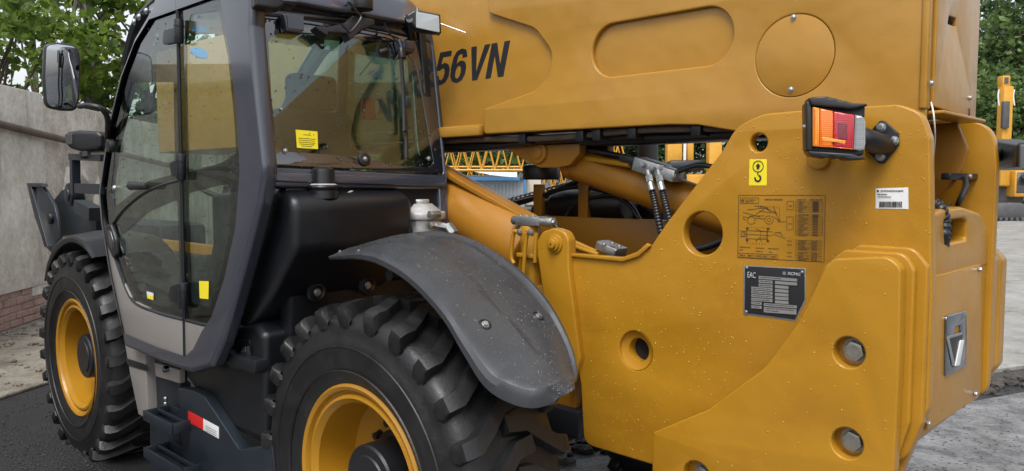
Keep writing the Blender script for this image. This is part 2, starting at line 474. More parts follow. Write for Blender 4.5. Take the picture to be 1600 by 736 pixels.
def gmat_mottle(name, c0, c1, scale, rough, bump, bdist=0.02, sp=0.5, stretch=None, stain=None):
    m, t, b = new_mat(name)
    tc = t.nodes.new('ShaderNodeTexCoord')
    vec = tc.outputs['Object']
    if stretch:
        mp = t.nodes.new('ShaderNodeMapping'); mp.inputs['Scale'].default_value = stretch
        t.links.new(vec, mp.inputs['Vector']); vec = mp.outputs[0]
    n1 = t.nodes.new('ShaderNodeTexNoise'); n1.inputs['Scale'].default_value = scale; n1.inputs['Detail'].default_value = 12; n1.inputs['Roughness'].default_value = .72
    n2 = t.nodes.new('ShaderNodeTexNoise'); n2.inputs['Scale'].default_value = scale * 14; n2.inputs['Detail'].default_value = 5
    for n in (n1, n2): t.links.new(vec, n.inputs['Vector'])
    mx = t.nodes.new('ShaderNodeMath'); mx.operation = 'MULTIPLY_ADD'; mx.inputs[1].default_value = 0.35
    t.links.new(n2.outputs[0], mx.inputs[0]); t.links.new(n1.outputs[0], mx.inputs[2])
    cr = t.nodes.new('ShaderNodeValToRGB')
    cr.color_ramp.elements[0].position = 0.5 + 0.0; cr.color_ramp.elements[0].color = (*c0, 1)
    cr.color_ramp.elements[1].position = 0.85; cr.color_ramp.elements[1].color = (*c1, 1)
    t.links.new(mx.outputs[0], cr.inputs[0]); t.links.new(cr.outputs[0], b.inputs['Base Color'])
    if stain:
        mp2 = t.nodes.new('ShaderNodeMapping'); mp2.inputs['Scale'].default_value = (1, 1, .35); t.links.new(tc.outputs['Object'], mp2.inputs['Vector'])
        n5 = t.nodes.new('ShaderNodeTexNoise'); n5.inputs['Scale'].default_value = 1.7; n5.inputs['Detail'].default_value = 14; n5.inputs['Roughness'].default_value = .75
        t.links.new(mp2.outputs[0], n5.inputs['Vector'])
        r5 = t.nodes.new('ShaderNodeMapRange'); r5.inputs[1].default_value = .52; r5.inputs[2].default_value = .60; r5.inputs[4].default_value = .6
        t.links.new(n5.outputs[0], r5.inputs[0])
        m5 = t.nodes.new('ShaderNodeMix'); m5.data_type = 'RGBA'; m5.inputs['B'].default_value = (*stain, 1)
        t.links.new(r5.outputs[0], m5.inputs['Factor']); t.links.new(cr.outputs[0], m5.inputs['A']); t.links.new(m5.outputs['Result'], b.inputs['Base Color'])
    b.inputs['Roughness'].default_value = rough; b.inputs['Specular IOR Level'].default_value = sp
    bp = t.nodes.new('ShaderNodeBump'); bp.inputs['Strength'].default_value = bump; bp.inputs['Distance'].default_value = bdist
    t.links.new(mx.outputs[0], bp.inputs['Height']); t.links.new(bp.outputs[0], b.inputs['Normal'])
    return m
M['dirt'] = gmat_mottle('dirt', (0.12, 0.10, 0.075), (0.34, 0.31, 0.26), 3.0, .85, .8, .05)
M['grime'] = gmat_mottle('broken_asphalt', (0.05, 0.05, 0.053), (0.34, 0.34, 0.345), 3.2, .30, 1.0, .04, stretch=(1, 1.4, 1))
M['slab'] = gmat_mottle('paving_concrete', (0.17, 0.165, 0.15), (0.36, 0.35, 0.33), 1.6, .55, .4, .01)
M['wall'] = gmat_mottle('weathered_concrete', (0.42, 0.385, 0.33), (0.74, 0.70, 0.64), 1.1, .85, 1.0, .03, stain=(0.34, 0.30, 0.245))
M['wallb'] = gmat_mottle('stained_concrete', (0.26, 0.22, 0.175), (0.60, 0.56, 0.50), 1.8, .85, .5, .015, stain=(0.20, 0.16, 0.12))
M['brick'] = gmat_mottle('pink_brick', (0.24, 0.13, 0.11), (0.42, 0.29, 0.25), 5, .85, .6, .01)
M['rust'] = mat('rusty_pipe', (0.10, 0.075, 0.055), 0.75, var=0.35, vscale=6, bump=0.3, bscale=40)
M['soil'] = gmat_mottle('black_soil', (0.02, 0.018, 0.015), (0.09, 0.08, 0.07), 8, .8, .8, .03)

def sheet(name, pts, z, m, sub=1, wob=0.0, **kw):
    bm = bmesh.new()
    vs = [bm.verts.new((p[0], p[1], z)) for p in pts]
    f = bm.faces.new(vs)
    if f.normal.z < 0: f.normal_flip()
    me = finish(bm, smooth=False)
    return link(name, me, m, None, kind='structure', **kw)
# one sheet of asphalt to the horizon
sheet('ground', [(-1500, -1500), (1500, -1500), (1500, 1500), (-1500, 1500)], 0.0, 'asphalt')
g = lambda x, y, z=0.004: P(x, y, Z=z)
# ---- wall base line in the world
W0 = P(0, 523, Z=0.0); W0.z = 0
wdir = (_fw[0] - 0.105 * _rt[0], _fw[1] - 0.105 * _rt[1]); wdir = Vector((wdir[0], wdir[1], 0)).normalized()
wnor = Vector((wdir.y, -wdir.x, 0))           # towards the yard
# dirt strip along the wall
a = P(0, 622, Z=0); b = P(78, 597, Z=0)
kd = (b - a).normalized(); kd.z = 0
def jag(p0, d, n, step, amp, off=0):
    return [p0 + d * (i * step) + Vector((-d.y, d.x, 0)) * random.uniform(-amp, amp) for i in range(n)]
edge = jag(a - kd * 6, kd, 60, 0.45, 0.035)
back = [W0 - wnor * 0.6 + wdir * 26, W0 - wnor * 0.6 - wdir * 8]
dirt = sheet('dirt_strip', [(p.x, p.y) for p in edge + back], 0.006, 'dirt')
# concrete kerb edge between dirt and asphalt
bm = bmesh.new()
for i in range(14):
    p = a - kd * 6 + kd * (i * 2.0) - Vector((-kd.y, kd.x, 0)) * 0.0
    add_box(bm, (p.x - 0.98, p.y - 0.05, 0.0), (p.x + 0.98, p.y + 0.05, 0.03), 0.008, 1, rot=Matrix.Rotation(math.atan2(kd.y, kd.x), 3, 'Z'))
link('kerb_edge', finish(bm), 'dirt', None, kind='structure')
# rubble and clods on the strip
bm = bmesh.new()
for i in range(900):
    s = random.uniform(-2, 9); q = 1 - random.random() ** 1.6 * .98
    lo = a + kd * s; hi = W0 + wdir * (s * 1.0) + wnor * 0.03
    p = lo.lerp(hi, q); r = random.uniform(0.006, 0.032) * (1 if i % 12 else 1.8)
    Mx = Matrix.Translation((p.x, p.y, 0.008 + r * 0.3)) @ Matrix.Rotation(random.random() * 6, 4, 'Z') @ Matrix.Diagonal((r * random.uniform(.7, 1.6), r, r * .6, 1))
    bmesh.ops.create_icosphere(bm, subdivisions=1, radius=1, matrix=Mx)
link('gravel', finish(bm, smooth=False), 'dirt', None, kind='stuff', label='loose pebbles and clods scattered along the foot of the concrete wall')
bm = bmesh.new()
for i in range(800):
    if i < 250: p = P(random.uniform(0, 150), random.uniform(600, 736), Z=0)
    else: p = P(random.uniform(1400, 1640), random.uniform(595, 760), Z=0)
    r = random.uniform(0.003, 0.010)
    Mx = Matrix.Translation((p.x, p.y, 0.004)) @ Matrix.Rotation(random.random() * 6, 4, 'Z') @ Matrix.Diagonal((r * random.uniform(.8, 1.5), r, r * .6, 1))
    bmesh.ops.create_icosphere(bm, subdivisions=1, radius=1, matrix=Mx)
link('grit', finish(bm, smooth=False), 'soil', None, kind='stuff', label='small stones lying loose on the wet asphalt around the machine')

# right side: broken grey asphalt then concrete slabs
e0 = P(1430, 640, Z=0); e1 = P(1600, 592, Z=0)
yd = (P(1600, 592, Z=0) - P(1500, 607, Z=0)); yd.z = 0; yd.normalize()
yn = Vector((-yd.y, yd.x, 0))
o = sheet('patched_ground', [(p.x, p.y) for p in jag(e0 - yd * 14, yd, 45, 0.8, 0.06)] + [tuple((e1 + yd * 20 - yn * 6)[:2]), tuple((e0 - yd * 3 - yn * 6)[:2])], 0.006, 'grime')
yard = sheet('concrete_yard', [tuple((e0 - yd * 4.2 + yn * 0.3)[:2]), tuple((e0 + yd * 45 + yn * 0.3)[:2]), tuple((e0 + yd * 60 + yn * 70)[:2]), tuple((e0 - yd * 4.2 + yn * 70)[:2])], 0.010, 'soil')
ang = math.atan2(yd.y, yd.x)
SLAB = None
for j in range(14):
    for i in range(14):
        L, Wd = 2.9, 1.92
        c = e0 + yd * (-2.2 + i * 3.0 + (j % 2) * 1.1) + yn * (0.45 + (j + .5) * 2.0)
        if SLAB is None:
            bm = bmesh.new(); add_box(bm, (-L / 2, -Wd / 2, -0.06), (L / 2, Wd / 2, 0.06), 0.02, 1); SLAB = finish(bm); SLAB.materials.append(M['slab'])
        Wt = Matrix.Translation((c.x, c.y, -0.005 + random.uniform(-.008, .008))) @ Matrix.Rotation(ang + random.uniform(-.006, .006), 4, 'Z') @ Matrix.Rotation(random.uniform(-.003, .003), 4, 'X')
        link('slab', SLAB, None, yard, W=Wt)
# black soil line along the slab edge
bm = bmesh.new()
for i in range(500):
    p = e0 + yd * random.uniform(-6, 9) + yn * random.gauss(0.2, 0.10); r = random.uniform(0.012, 0.06)
    Mx = Matrix.Translation((p.x, p.y, 0.01)) @ Matrix.Rotation(random.random() * 6, 4, 'Z') @ Matrix.Diagonal((r * 1.5, r, r * .6, 1))
    bmesh.ops.create_icosphere(bm, subdivisions=1, radius=1, matrix=Mx)
link('soil_crumbs', finish(bm, smooth=False), 'soil', None, kind='stuff', label='ridge of black soil crumbs along the edge of the concrete slabs')

# ---------------------------------------------------------------- the concrete wall
wall = thing('concrete_wall', 'weathered pale concrete panel wall with exposed pink bricks at its foot and a rusty pipe across it', 'wall', tuple(W0))
WH = 2.72
Wrot = Matrix((( wdir.x, -wnor.x, 0), (wdir.y, -wnor.y, 0), (0, 0, 1)))   # columns: along, into wall, up
def wbox(s0, s1, d0, d1, z0, z1, bev=0.01, seg=1):
    bm = bmesh.new(); add_box(bm, (s0, d0, z0), (s1, d1, z1), bev, seg)
    return bm
def wplace(bm, m, name, parent=wall, **kw):
    Mx = Matrix.Translation(W0) @ Wrot.to_4x4()
    bm.transform(Mx)
    return link(name, finish(bm), m, parent, **kw)
seams = [-13.8, -10.4, -7.0, -3.6, 0.0 + 1.18, 4.6, 8.0, 11.4, 14.8, 18.2, 21.6, 25.0]
for k in range(len(seams) - 1):
    s0, s1 = seams[k], seams[k + 1]
    back_ = 0.0 if s0 < 1 else 0.05
    bm = wbox(s0 + .01, s1 - .01, back_, back_ + 0.18, 0.42, WH + (0 if s0 < 1 else -0.06), 0.015, 2)
    wplace(bm, 'wall' if s0 < 1 else 'wallb', 'panel')
bm = wbox(-13.8, 25, 0.06, 0.22, 0.0, 0.44, 0.0); wplace(bm, 'wallb', 'footing')
bm = bmesh.new()   # cement render left on the foot of the wall
for s0, s1, z0, z1 in ((-3, -0.15, 0.28, 0.44), (-6.9, -2.2, 0.0, 0.30), (0.78, 1.16, 0.30, 0.44), (1.2, 6, 0.02, 0.44)):
    add_box(bm, (s0, 0.02, z0), (s1, 0.1, z1), 0.012, 1)
wplace(bm, 'wall', 'render_patch')
for row in range(5):
    for i in range(14):
        s = -2.6 + i * 0.265 + (row % 2) * 0.13
        if s > 1.0: continue
        dd = random.uniform(0.0, 0.02)
        bm = wbox(s, s + 0.25, 0.03 + dd, 0.14, 0.015 + row * 0.082, 0.015 + row * 0.082 + 0.070, 0.008, 1)
        wplace(bm, 'brick', 'brick')
rw_ = random.Random(4)
for k in range(16):
    cs, cz = rw_.uniform(-1.6, 4.0), rw_.uniform(.55, 2.5); n_ = 13; rr0 = rw_.uniform(.10, .34)
    pts = [(cs + rr0 * rw_.uniform(.55, 1.3) * math.cos(6.283 * q / n_) * 1.3, min(2.6, max(.47, cz + rr0 * rw_.uniform(.55, 1.3) * math.sin(6.283 * q / n_)))) for q in range(n_)]
    if any(abs(p[0] - 1.18) < .05 for p in pts) or (min(p[0] for p in pts) < 1.18 < max(p[0] for p in pts)): continue
    bm = plate_mesh(pts, [], .012, .003, 1)
    bm.transform(Matrix(((1, 0, 0, 0), (0, 0, -1, (.0 if cs < 1.18 else .05) + .0005), (0, 1, 0, 0), (0, 0, 0, 1))))
    wplace(bm, 'wallb' if k % 2 else 'wall', 'flaking_render')
# pipe (dark beam) along the wall
def on_wall(px, py, off=0.0):
    u = (px - 800) / FPX; v = (368 - py) / FPX
    a_ = math.cos(PITCH) + v * math.sin(PITCH); z_ = -math.sin(PITCH) + v * math.cos(PITCH)
    r = Vector((a_ * _fw[0] + u * _rt[0], a_ * _fw[1] + u * _rt[1], z_))
    p0 = W0 + wnor * off
    t = p0.dot(wnor) / r.dot(wnor)
    return Vector((0, 0, CAMH)) + r * t
p1 = on_wall(0, 194, 0.06); p2 = on_wall(98, 218, 0.06)
d_ = (p2 - p1).normalized()
tube('pipe', [p1 - d_ * 6, p1, p2, p2 + d_ * 14], 0.042, 'rust', wall, n=10, sub=1)

# ================================================================= trees
def leaf_mat(name, c0, c1, c2):
    m, t, b = new_mat(name)
    oi = t.nodes.new('ShaderNodeAttribute'); oi.attribute_name = 'tone'
    cr = t.nodes.new('ShaderNodeValToRGB')
    cr.color_ramp.elements[0].color = (*c0, 1); cr.color_ramp.elements[1].color = (*c2, 1)
    e = cr.color_ramp.elements.new(0.5); e.color = (*c1, 1)
    t.links.new(oi.outputs['Fac'], cr.inputs[0]); t.links.new(cr.outputs[0], b.inputs['Base Color'])
    b.inputs['Roughness'].default_value = 0.45
    out = t.nodes['Material Output']
    tl = t.nodes.new('ShaderNodeBsdfTranslucent'); mx = t.nodes.new('ShaderNodeMixShader'); mx.inputs[0].default_value = 0.5
    t.links.new(cr.outputs[0], tl.inputs[0]); t.links.new(b.outputs[0], mx.inputs[1]); t.links.new(tl.outputs[0], mx.inputs[2])
    t.links.new(mx.outputs[0], out.inputs[0])
    return m
M['leafA'] = leaf_mat('fresh_leaves', (0.06, 0.105, 0.014), (0.14, 0.23, 0.028), (0.27, 0.36, 0.06))
M['leafB'] = leaf_mat('dark_leaves', (0.035, 0.075, 0.025), (0.075, 0.135, 0.045), (0.13, 0.20, 0.065))
M['leafC'] = leaf_mat('mid_leaves', (0.045, 0.09, 0.025), (0.10, 0.17, 0.045), (0.18, 0.26, 0.07))
M['bark'] = mat('bark', (0.075, 0.06, 0.045), 0.85, var=0.35, vscale=8, bump=0.6, bscale=25)
M['barkgrey'] = mat('grey_bark', (0.14, 0.13, 0.115), 0.85, var=0.3, vscale=8, bump=0.6, bscale=25)
def tree(base, h, crown_c, crown_r, nclump, nleaf, lsize, leafm, label, cat='tree', group=None, barkm='bark', trunk_r=0.14, seed=0, maple=False, clump_r=0.45, name='deciduous_tree', holes=0.0):
    rnd = random.Random(seed)
    t = thing(name, label, cat, tuple(base), group=group)
    bm = bmesh.new()
    top = base + Vector((rnd.uniform(-.3, .3), rnd.uniform(-.3, .3), h * 0.8))
    trunk = [base - Vector((0, 0, .1)), base.lerp(top, .3) + Vector((rnd.uniform(-.1, .1), rnd.uniform(-.1, .1), 0)), base.lerp(top, .65) + Vector((rnd.uniform(-.2, .2), rnd.uniform(-.2, .2), 0)), top]
    sp = smooth_path(trunk, 4)
    add_tube(bm, sp, [trunk_r * (1 - .8 * i / len(sp)) for i in range(len(sp))], 8)
    cc = base + Vector(crown_c)
    centres = []
    for k in range(nclump):
        v = Vector((rnd.gauss(0, 1), rnd.gauss(0, 1), rnd.gauss(0, 1))).normalized() * (rnd.uniform(0.25, 1.0) ** 0.5)
        c = cc + Vector((v.x * crown_r[0], v.y * crown_r[1], v.z * crown_r[2]))
        if c.z < 0.6: continue
        centres.append(c)
    for k, c in enumerate(centres):
        if k % 3 == 0:
            s0 = sp[rnd.randrange(len(sp) // 3, len(sp))]
            mid = s0.lerp(c, .5) + Vector((rnd.uniform(-.2, .2), rnd.uniform(-.2, .2), rnd.uniform(-.3, .1))) * (crown_r[0] * .3)
            pp = smooth_path([s0, mid, c], 4)
            r0 = trunk_r * .32
            add_tube(bm, pp, [r0 * (1 - .85 * i / len(pp)) for i in range(len(pp))], 5)
    link('trunk', finish(bm, 60), barkm, t)
    verts = []; faces = []; tones = []
    shape = [(0, -.5), (.28, -.32), (.5, -.05), (.3, .08), (.34, .32), (.1, .25), (0, .55), (-.1, .25), (-.34, .32), (-.3, .08), (-.5, -.05), (-.28, -.32)] if maple else [(0, -.5), (.3, -.1), (.24, .25), (0, .5), (-.24, .25), (-.3, -.1)]
    for c in centres:
        cr_ = clump_r * rnd.uniform(.6, 1.3); tone = rnd.uniform(0.1, .8)
        for _ in range(nleaf):
            v = Vector((rnd.gauss(0, .5), rnd.gauss(0, .5), rnd.gauss(0, .32))) * cr_
            p = c + v
            nrm = Vector((rnd.gauss(0, .55), rnd.gauss(0, .55), 1)).normalized()
            if rnd.random() < .45: nrm = Vector((rnd.gauss(0, 1), rnd.gauss(0, 1), rnd.gauss(0, .5))).normalized()
            F = frame_of(nrm); a_ = rnd.random() * 6.283; s = lsize * rnd.uniform(.6, 1.25)
            ca, sa = math.cos(a_) * s, math.sin(a_) * s
            i0 = len(verts)
            for (x, y) in shape:
                fold = -abs(x) * .35 * s
                verts.append(p + F @ Vector((x * ca - y * sa, x * sa + y * ca, fold)))
            faces.append(tuple(range(i0, i0 + len(shape))))
            tones.append(min(1, max(0, tone + rnd.gauss(0, .17))))
    me = bpy.data.meshes.new('crown'); me.from_pydata(verts, [], faces)
    at = me.attributes.new('tone', 'FLOAT', 'FACE'); at.data.foreach_set('value', tones)
    link('crown', me, leafm, t, kind='stuff')
    return t
def gp(px, d):     # ground point in photo column px at d metres
    u = (px - 800) / FPX
    return Vector(((_fw[0] + u * _rt[0]) * d, (_fw[1] + u * _rt[1]) * d, 0))
# near maples over the wall
GL = 'deciduous trees growing over the concrete wall'
tree(gp(-40, 12.5), 5.5, (0.3, 0, 3.9), (1.9, 1.9, 1.5), 48, 42, 0.17, 'leafA', 'bright green maple leaning over the wall at the left edge, lowest of the trees there', group=GL, seed=3, maple=True)
tree(gp(125, 14.5), 7.5, (0, 0, 4.7), (1.9, 1.9, 2.1), 46, 40, 0.17, 'leafA', 'maple with a pale forked trunk rising behind the square door mirror', group=GL, seed=5, maple=True, barkm='barkgrey')
tree(gp(235, 15.5), 8, (0, 0, 4.9), (2.0, 2.0, 2.3), 58, 42, 0.18, 'leafA', 'bright leafy tree right against the front edge of the cab roof', group=GL, seed=8, maple=True)
tree(gp(400, 19), 8, (0, 0, 4.2), (2.6, 2.6, 2.9), 70, 40, 0.22, 'leafC', 'green tree seen through the cab door glass behind the yellow boom', group=GL, seed=9, maple=False)
tree(gp(60, 21), 8.5, (0, 0, 5.0), (2.8, 2.8, 2.8), 38, 40, 0.22, 'leafC', 'taller tree farther back between the left edge and the mirror', group=GL, seed=11)
tree(gp(560, 24), 8.5, (0, 0, 4.6), (3.0, 3.0, 3.2), 70, 40, 0.26, 'leafC', 'green tree whose top shows between the beacon and the top of the boom', group=GL, seed=12)
# right far trees
GR = 'dense trees at the far end of the yard'
specs = [(1560, 52, 16, 6.0, 'tall dark tree filling the top right corner behind the excavator arm', 'leafB'),
         (1500, 60, 17, 7.0, 'dark tree just behind the rear end of the boom', 'leafB'),
         (1650, 48, 14, 6.0, 'dark tree cut by the right edge of the photo', 'leafC'),
         (1585, 41, 7.5, 3.6, 'lighter green lower tree right behind the excavator arm', 'leafC'),
         (1535, 43, 6.5, 2.6, 'lighter low bush left of the excavator arm beside the boom end', 'leafC'),
         (1100, 55, 11, 6.0, 'dark tree seen under the boom left of the diagonal plate', 'leafB'),
         (1000, 58, 11, 6.0, 'dark tree seen under the boom behind the grey exhaust stack', 'leafB'),
         (900, 60, 11, 6.0, 'dark tree seen under the boom above the lift cylinder', 'leafB'),
         (1200, 58, 12, 6.5, 'dark tree behind the tall side plate', 'leafB'),
         (1300, 58, 13, 6.5, 'dark tree behind the tail light', 'leafB'),
         (1400, 58, 14, 6.5, 'dark tree behind the boom rear end', 'leafB'),
         (735, 48, 9, 4.5, 'light green tree behind the lattice mast sections beside the cab', 'leafC'),
         (660, 50, 11, 5.0, 'tree behind the cab rear corner', 'leafC')]
for k, (px, d, h, r, lb, lm) in enumerate(specs):
    tree(gp(px, d), h, (0, 0, h * .55), (r, r, h * .48), 150, 46, 0.42 if d > 45 else .32, lm, lb, group=GR, seed=20 + k, clump_r=1.1, trunk_r=.25)
# trees out of frame on the right whose reflection is in the rear window
for k, (x, y, h, r) in enumerate([(20, 30, 12, 6), (32, 34, 13, 7), (44, 33, 12, 7), (58, 30, 13, 7), (30, 20, 10, 6), (46, 18, 11, 6), (62, 16, 11, 6)]):
    tree(Vector((x, y, 0)), h, (0, 0, h * .55), (r, r, h * .48), 90, 40, 0.5, 'leafB', 'dark tree standing beyond the right edge of the yard', group='trees beyond the right edge', seed=50 + k, clump_r=1.2, trunk_r=.25)

# ================================================================= background things
M['bgyellow'] = mat('weathered_yellow', (0.60, 0.30, 0.03), 0.5, var=0.1)
M['bggrey'] = mat('worn_grey', (0.08, 0.08, 0.085), 0.6, var=0.2)
M['shed'] = mat('pale_blue_grey_sheet', (0.33, 0.37, 0.41), 0.5, var=0.08)
M['shedblue'] = mat('blue_trim', (0.05, 0.20, 0.42), 0.5)
M['shedroof'] = mat('shed_roof', (0.55, 0.57, 0.60), 0.45, var=0.1)
# excavator
ex_o = gp(1590, 33)
ex = thing('excavator', 'yellow excavator with its arm raised straight up, parked beyond the concrete slabs', 'excavator', tuple(ex_o))
lx = Vector((_rt[0], _rt[1], 0)); fx = Vector((_fw[0], _fw[1], 0))
def eb(name, px0, px1, py0, py1, d, depth, m, bevel=0.03, parent=None, rot=None):
    a_ = D(px0, py1, d); b_ = D(px1, py0, d)
    c = (a_ + b_) / 2 + fx * depth / 2
    wdt = (b_ - a_).dot(lx); hgt = b_.z - a_.z
    bm = bmesh.new(); add_box(bm, (-wdt / 2, -depth / 2, -hgt / 2), (wdt / 2, depth / 2, hgt / 2), bevel, 2)
    Rm = Matrix((lx, fx, (0, 0, 1))).transposed().to_4x4()
    return link(name, finish(bm), m, parent or ex, W=Matrix.Translation(c) @ Rm)
arm = eb('arm', 1566, 1581, 135, 290, 33, .45, 'bgyellow')
eb('arm_head', 1567, 1579, 118, 136, 33, .4, 'bgyellow', parent=arm)
eb('arm_slot', 1570, 1576, 121, 130, 32.97, .1, 'bggrey', parent=arm, bevel=0)
eb('arm_cylinder', 1568, 1578, 158, 200, 32.8, .2, 'bggrey')
for s in (1561, 1585):
    tube('bucket_link', [D(s, 140, 32.9), D(s - 1.5, 150, 32.9), D(s, 165, 32.9)], 0.03, 'white', ex, n=6)
eb('lower_arm', 1563, 1584, 225, 292, 33.4, .6, 'bgyellow')
eb('upper_body', 1556, 1600, 288, 316, 33.6, 1.6, 'bggrey')
cabx = eb('operator_cab', 1586, 1622, 266, 308, 33.0, 1.5, 'bgyellow', .08)
eb('cab_window', 1589, 1618, 269, 302, 32.98, .05, 'frit', parent=cabx)
eb('bucket', 1552, 1604, 317, 344, 32.2, .9, 'bggrey', .15)
for s in range(6): eb('bucket_tooth', 1554 + s * 8.5, 1558 + s * 8.5, 340, 346, 32.1, .15, 'bggrey', .01)
for px in (1552, 1625): eb('track', px - 4, px + 22, 322, 345, 34.2, 3.6, 'bggrey', .25)
# yellow machine columns behind the boom gap
lc = thing('mobile_crane', 'yellow crane with black upper works seen through the gap under the boom', 'crane', tuple(gp(1070, 30)))
eb('mast', 1043, 1066, 218, 262, 30, .5, 'bgyellow', parent=lc)
eb('ram', 1068, 1072, 222, 262, 30, .1, 'white', parent=lc, bevel=0)
eb('mast', 1074, 1084, 222, 262, 30.4, .4, 'bgyellow', parent=lc)
eb('mast', 1108, 1128, 215, 300, 29, .5, 'bgyellow', parent=lc)
eb('engine_cover', 1045, 1100, 250, 268, 29.6, 2, 'bluemt', .15, parent=lc)
eb('chassis_box', 1046, 1110, 272, 335, 29.7, 2.4, 'bgyellow', .1, parent=lc)
eb('wheel_block', 1048, 1075, 266, 330, 29.2, .6, 'blackmt', .2, parent=lc)
# lattice masts lying in the yard
def lattice(p0, p1, w_, h_, nb, label, r=.06):
    t = thing('lattice_mast', label, 'crane mast', tuple((p0[0], p0[1], 0)), group='yellow lattice masts stored behind the machine')
    p0 = Vector(p0); p1 = Vector(p1); d = (p1 - p0); n_ = Vector((-d.y, d.x, 0)).normalized()
    bm = bmesh.new()
    ch = []
    for sx_ in (0, 1):
        for sz in (0, 1):
            o_ = n_ * (sx_ * w_) + Vector((0, 0, sz * h_)); ch.append(o_)
            add_tube(bm, [p0 + o_, p1 + o_], r, 6)
    link('chord', finish(bm), 'bgyellow', t)
    bm = bmesh.new()
    for i in range(nb):
        q0 = p0.lerp(p1, i / nb); qm = p0.lerp(p1, (i + .5) / nb); q1 = p0.lerp(p1, (i + 1) / nb)
        for (lo, hi) in ((ch[0], ch[1]), (ch[2], ch[3]), (ch[0], ch[2]), (ch[1], ch[3])):
            add_tube(bm, [q0 + lo, qm + hi], r * .55, 5); add_tube(bm, [qm + hi, q1 + lo], r * .55, 5)
    link('lacing', finish(bm), 'bgyellow', t)
a_, b_ = D(690, 266, 36), D(835, 266, 36); b_.z = a_.z
lattice(a_, b_, 1.5, 1.25, 7, 'yellow lattice mast section lying above the shed beside the cab')
a_, b_ = D(880, 243, 34), D(975, 243, 34); b_.z = a_.z
lattice(a_, b_, 1.2, .75, 7, 'yellow lattice mast section seen under the boom over the lift cylinder')
a_, b_ = D(690, 285, 43), D(900, 285, 43); b_.z = a_.z = 1.2
lattice(a_, b_, 1.6, 1.3, 12, 'yellow lattice mast section lying low behind the black puck')
st_ = thing('steel_rack', 'dark steel rack that carries the lattice mast beside the cab', 'rack', tuple(gp(760, 37)))
for px in (698, 760, 828, 885, 970):
    eb('post', px, px + 3, 262 if px < 850 else 240, 330, 36.5, .12, 'bggrey', 0, parent=st_)
# shed
sh = thing('shed', 'low shed with corrugated pale blue walls and blue trim seen beside the cab', 'shed', tuple(gp(765, 34)))
a0 = D(690, 302, 34); a1 = D(820, 302, 34)
bm = bmesh.new()
nn = 46; zt = D(760, 280, 34).z
for i in range(nn):
    q0 = a0.lerp(a1, i / nn); q1 = a0.lerp(a1, (i + 1) / nn); off = fx * (0.04 if i % 2 else 0)
    vs = [bm.verts.new(v) for v in (Vector((q0.x, q0.y, 0)) + off, Vector((q1.x, q1.y, 0)) + off, Vector((q1.x, q1.y, zt)) + off, Vector((q0.x, q0.y, zt)) + off)]
    bm.faces.new(vs)
    if i:
        pv = last; bm.faces.new([pv[1], vs[0], vs[3], pv[2]])
    last = vs
link('wall', finish(bm, smooth=False), 'shed', sh)
eb('roof', 686, 825, 274, 280, 33.8, 5, 'bggrey', .02, parent=sh)
eb('trim', 700, 812, 276.5, 282, 33.7, .06, 'shedblue', 0, parent=sh)
eb('corner_post', 818, 822, 281, 305, 33.7, .1, 'shedblue', 0, parent=sh)
eb('end_wall', 822, 845, 281, 320, 34.5, .1, 'cream', 0, parent=sh)
tp = thing('tarpaulin', 'pale grey tarpaulin stretched over the shed roof beside the cab', 'tarpaulin', tuple(gp(765, 33.5)))
bm = bmesh.new()
vs = [bm.verts.new(v) for v in (D(740, 268, 33), D(808, 269, 33), D(808, 277, 32.6), D(790, 276, 32.6), D(765, 273, 32.8))]
bm.faces.new(vs); g2 = bmesh.ops.extrude_face_region(bm, geom=bm.faces[:]); bmesh.ops.translate(bm, vec=fx * .4, verts=[v for v in g2['geom'] if isinstance(v, bmesh.types.BMVert)])
link('sheet', finish(bm), 'shedroof', tp)

# ================================================================= THE TELEHANDLER
T = thing('telehandler', 'big yellow telescopic handler with a dark glazed cab, grey rear mudguard and raindrops on it', 'telehandler', (-3.7, 2.76, 0))
# ---------------------------------------------------------------- wheels
WY, HZ, RX, FX = 1.55, 0.575, -2.255, -5.20
def tyre_mesh():
    bm = bmesh.new()
    half = [(.345, -.175), (.352, -.195), (.375, -.208), (.40, -.214), (.408, -.222), (.43, -.226), (.48, -.231), (.52, -.230), (.527, -.224), (.56, -.222), (.595, -.208), (.612, -.185), (.620, -.12), (.624, -.05)]
    prof = half + [(r, -y) for r, y in half[::-1]]
    add_lathe(bm, prof, 96)
    # lugs: path across the carcass (y, base r, top r)
    path = [(-.226, .566, .568), (-.232, .580, .590), (-.235, .594, .618), (-.228, .603, .640), (-.205, .608, .652), (-.17, .612, .656), (-.10, .615, .659), (-.03, .618, .661), (.045, .618, .662)]
    nl = 26
    for side in (1, -1):
        for k in range(nl):
            a0 = 2 * math.pi * (k + (0 if side == 1 else .5)) / nl
            jit = random.uniform(-.006, .006)
            rows = []
            for i, (y, rb, rt_) in enumerate(path):
                dth = [0, 0.0, 0.0, 0.0, .004, .012, .085, .165, .18][i] + jit
                hw = [.030, .034, .038, .040, .042, .044, .046, .042, .040][i]; hb = hw * 1.45
                yb = y if i > 3 else y * (.90 + .02 * i)
                row = []
                for (ang_, rr_, yy_) in ((-hb, rb - .012, yb), (-hw, rt_, y), (hw, rt_, y), (hb, rb - .012, yb)):
                    a_ = a0 + dth + ang_
                    row.append(bm.verts.new((rr_ * math.cos(a_), yy_ * side, rr_ * math.sin(a_))))
                rows.append(row)
            for i in range(len(rows) - 1):
                for j in range(3):
                    bm.faces.new((rows[i][j], rows[i][j + 1], rows[i + 1][j + 1], rows[i + 1][j]))
            bm.faces.new(rows[0]); bm.faces.new(rows[-1][::-1])
    # raised rings on the sidewall
    for r_ in (.50, .415):
        add_lathe(bm, [(r_ - .003, -.229), (r_, -.2345), (r_ + .003, -.229)], 96)
    return finish(bm, 42)
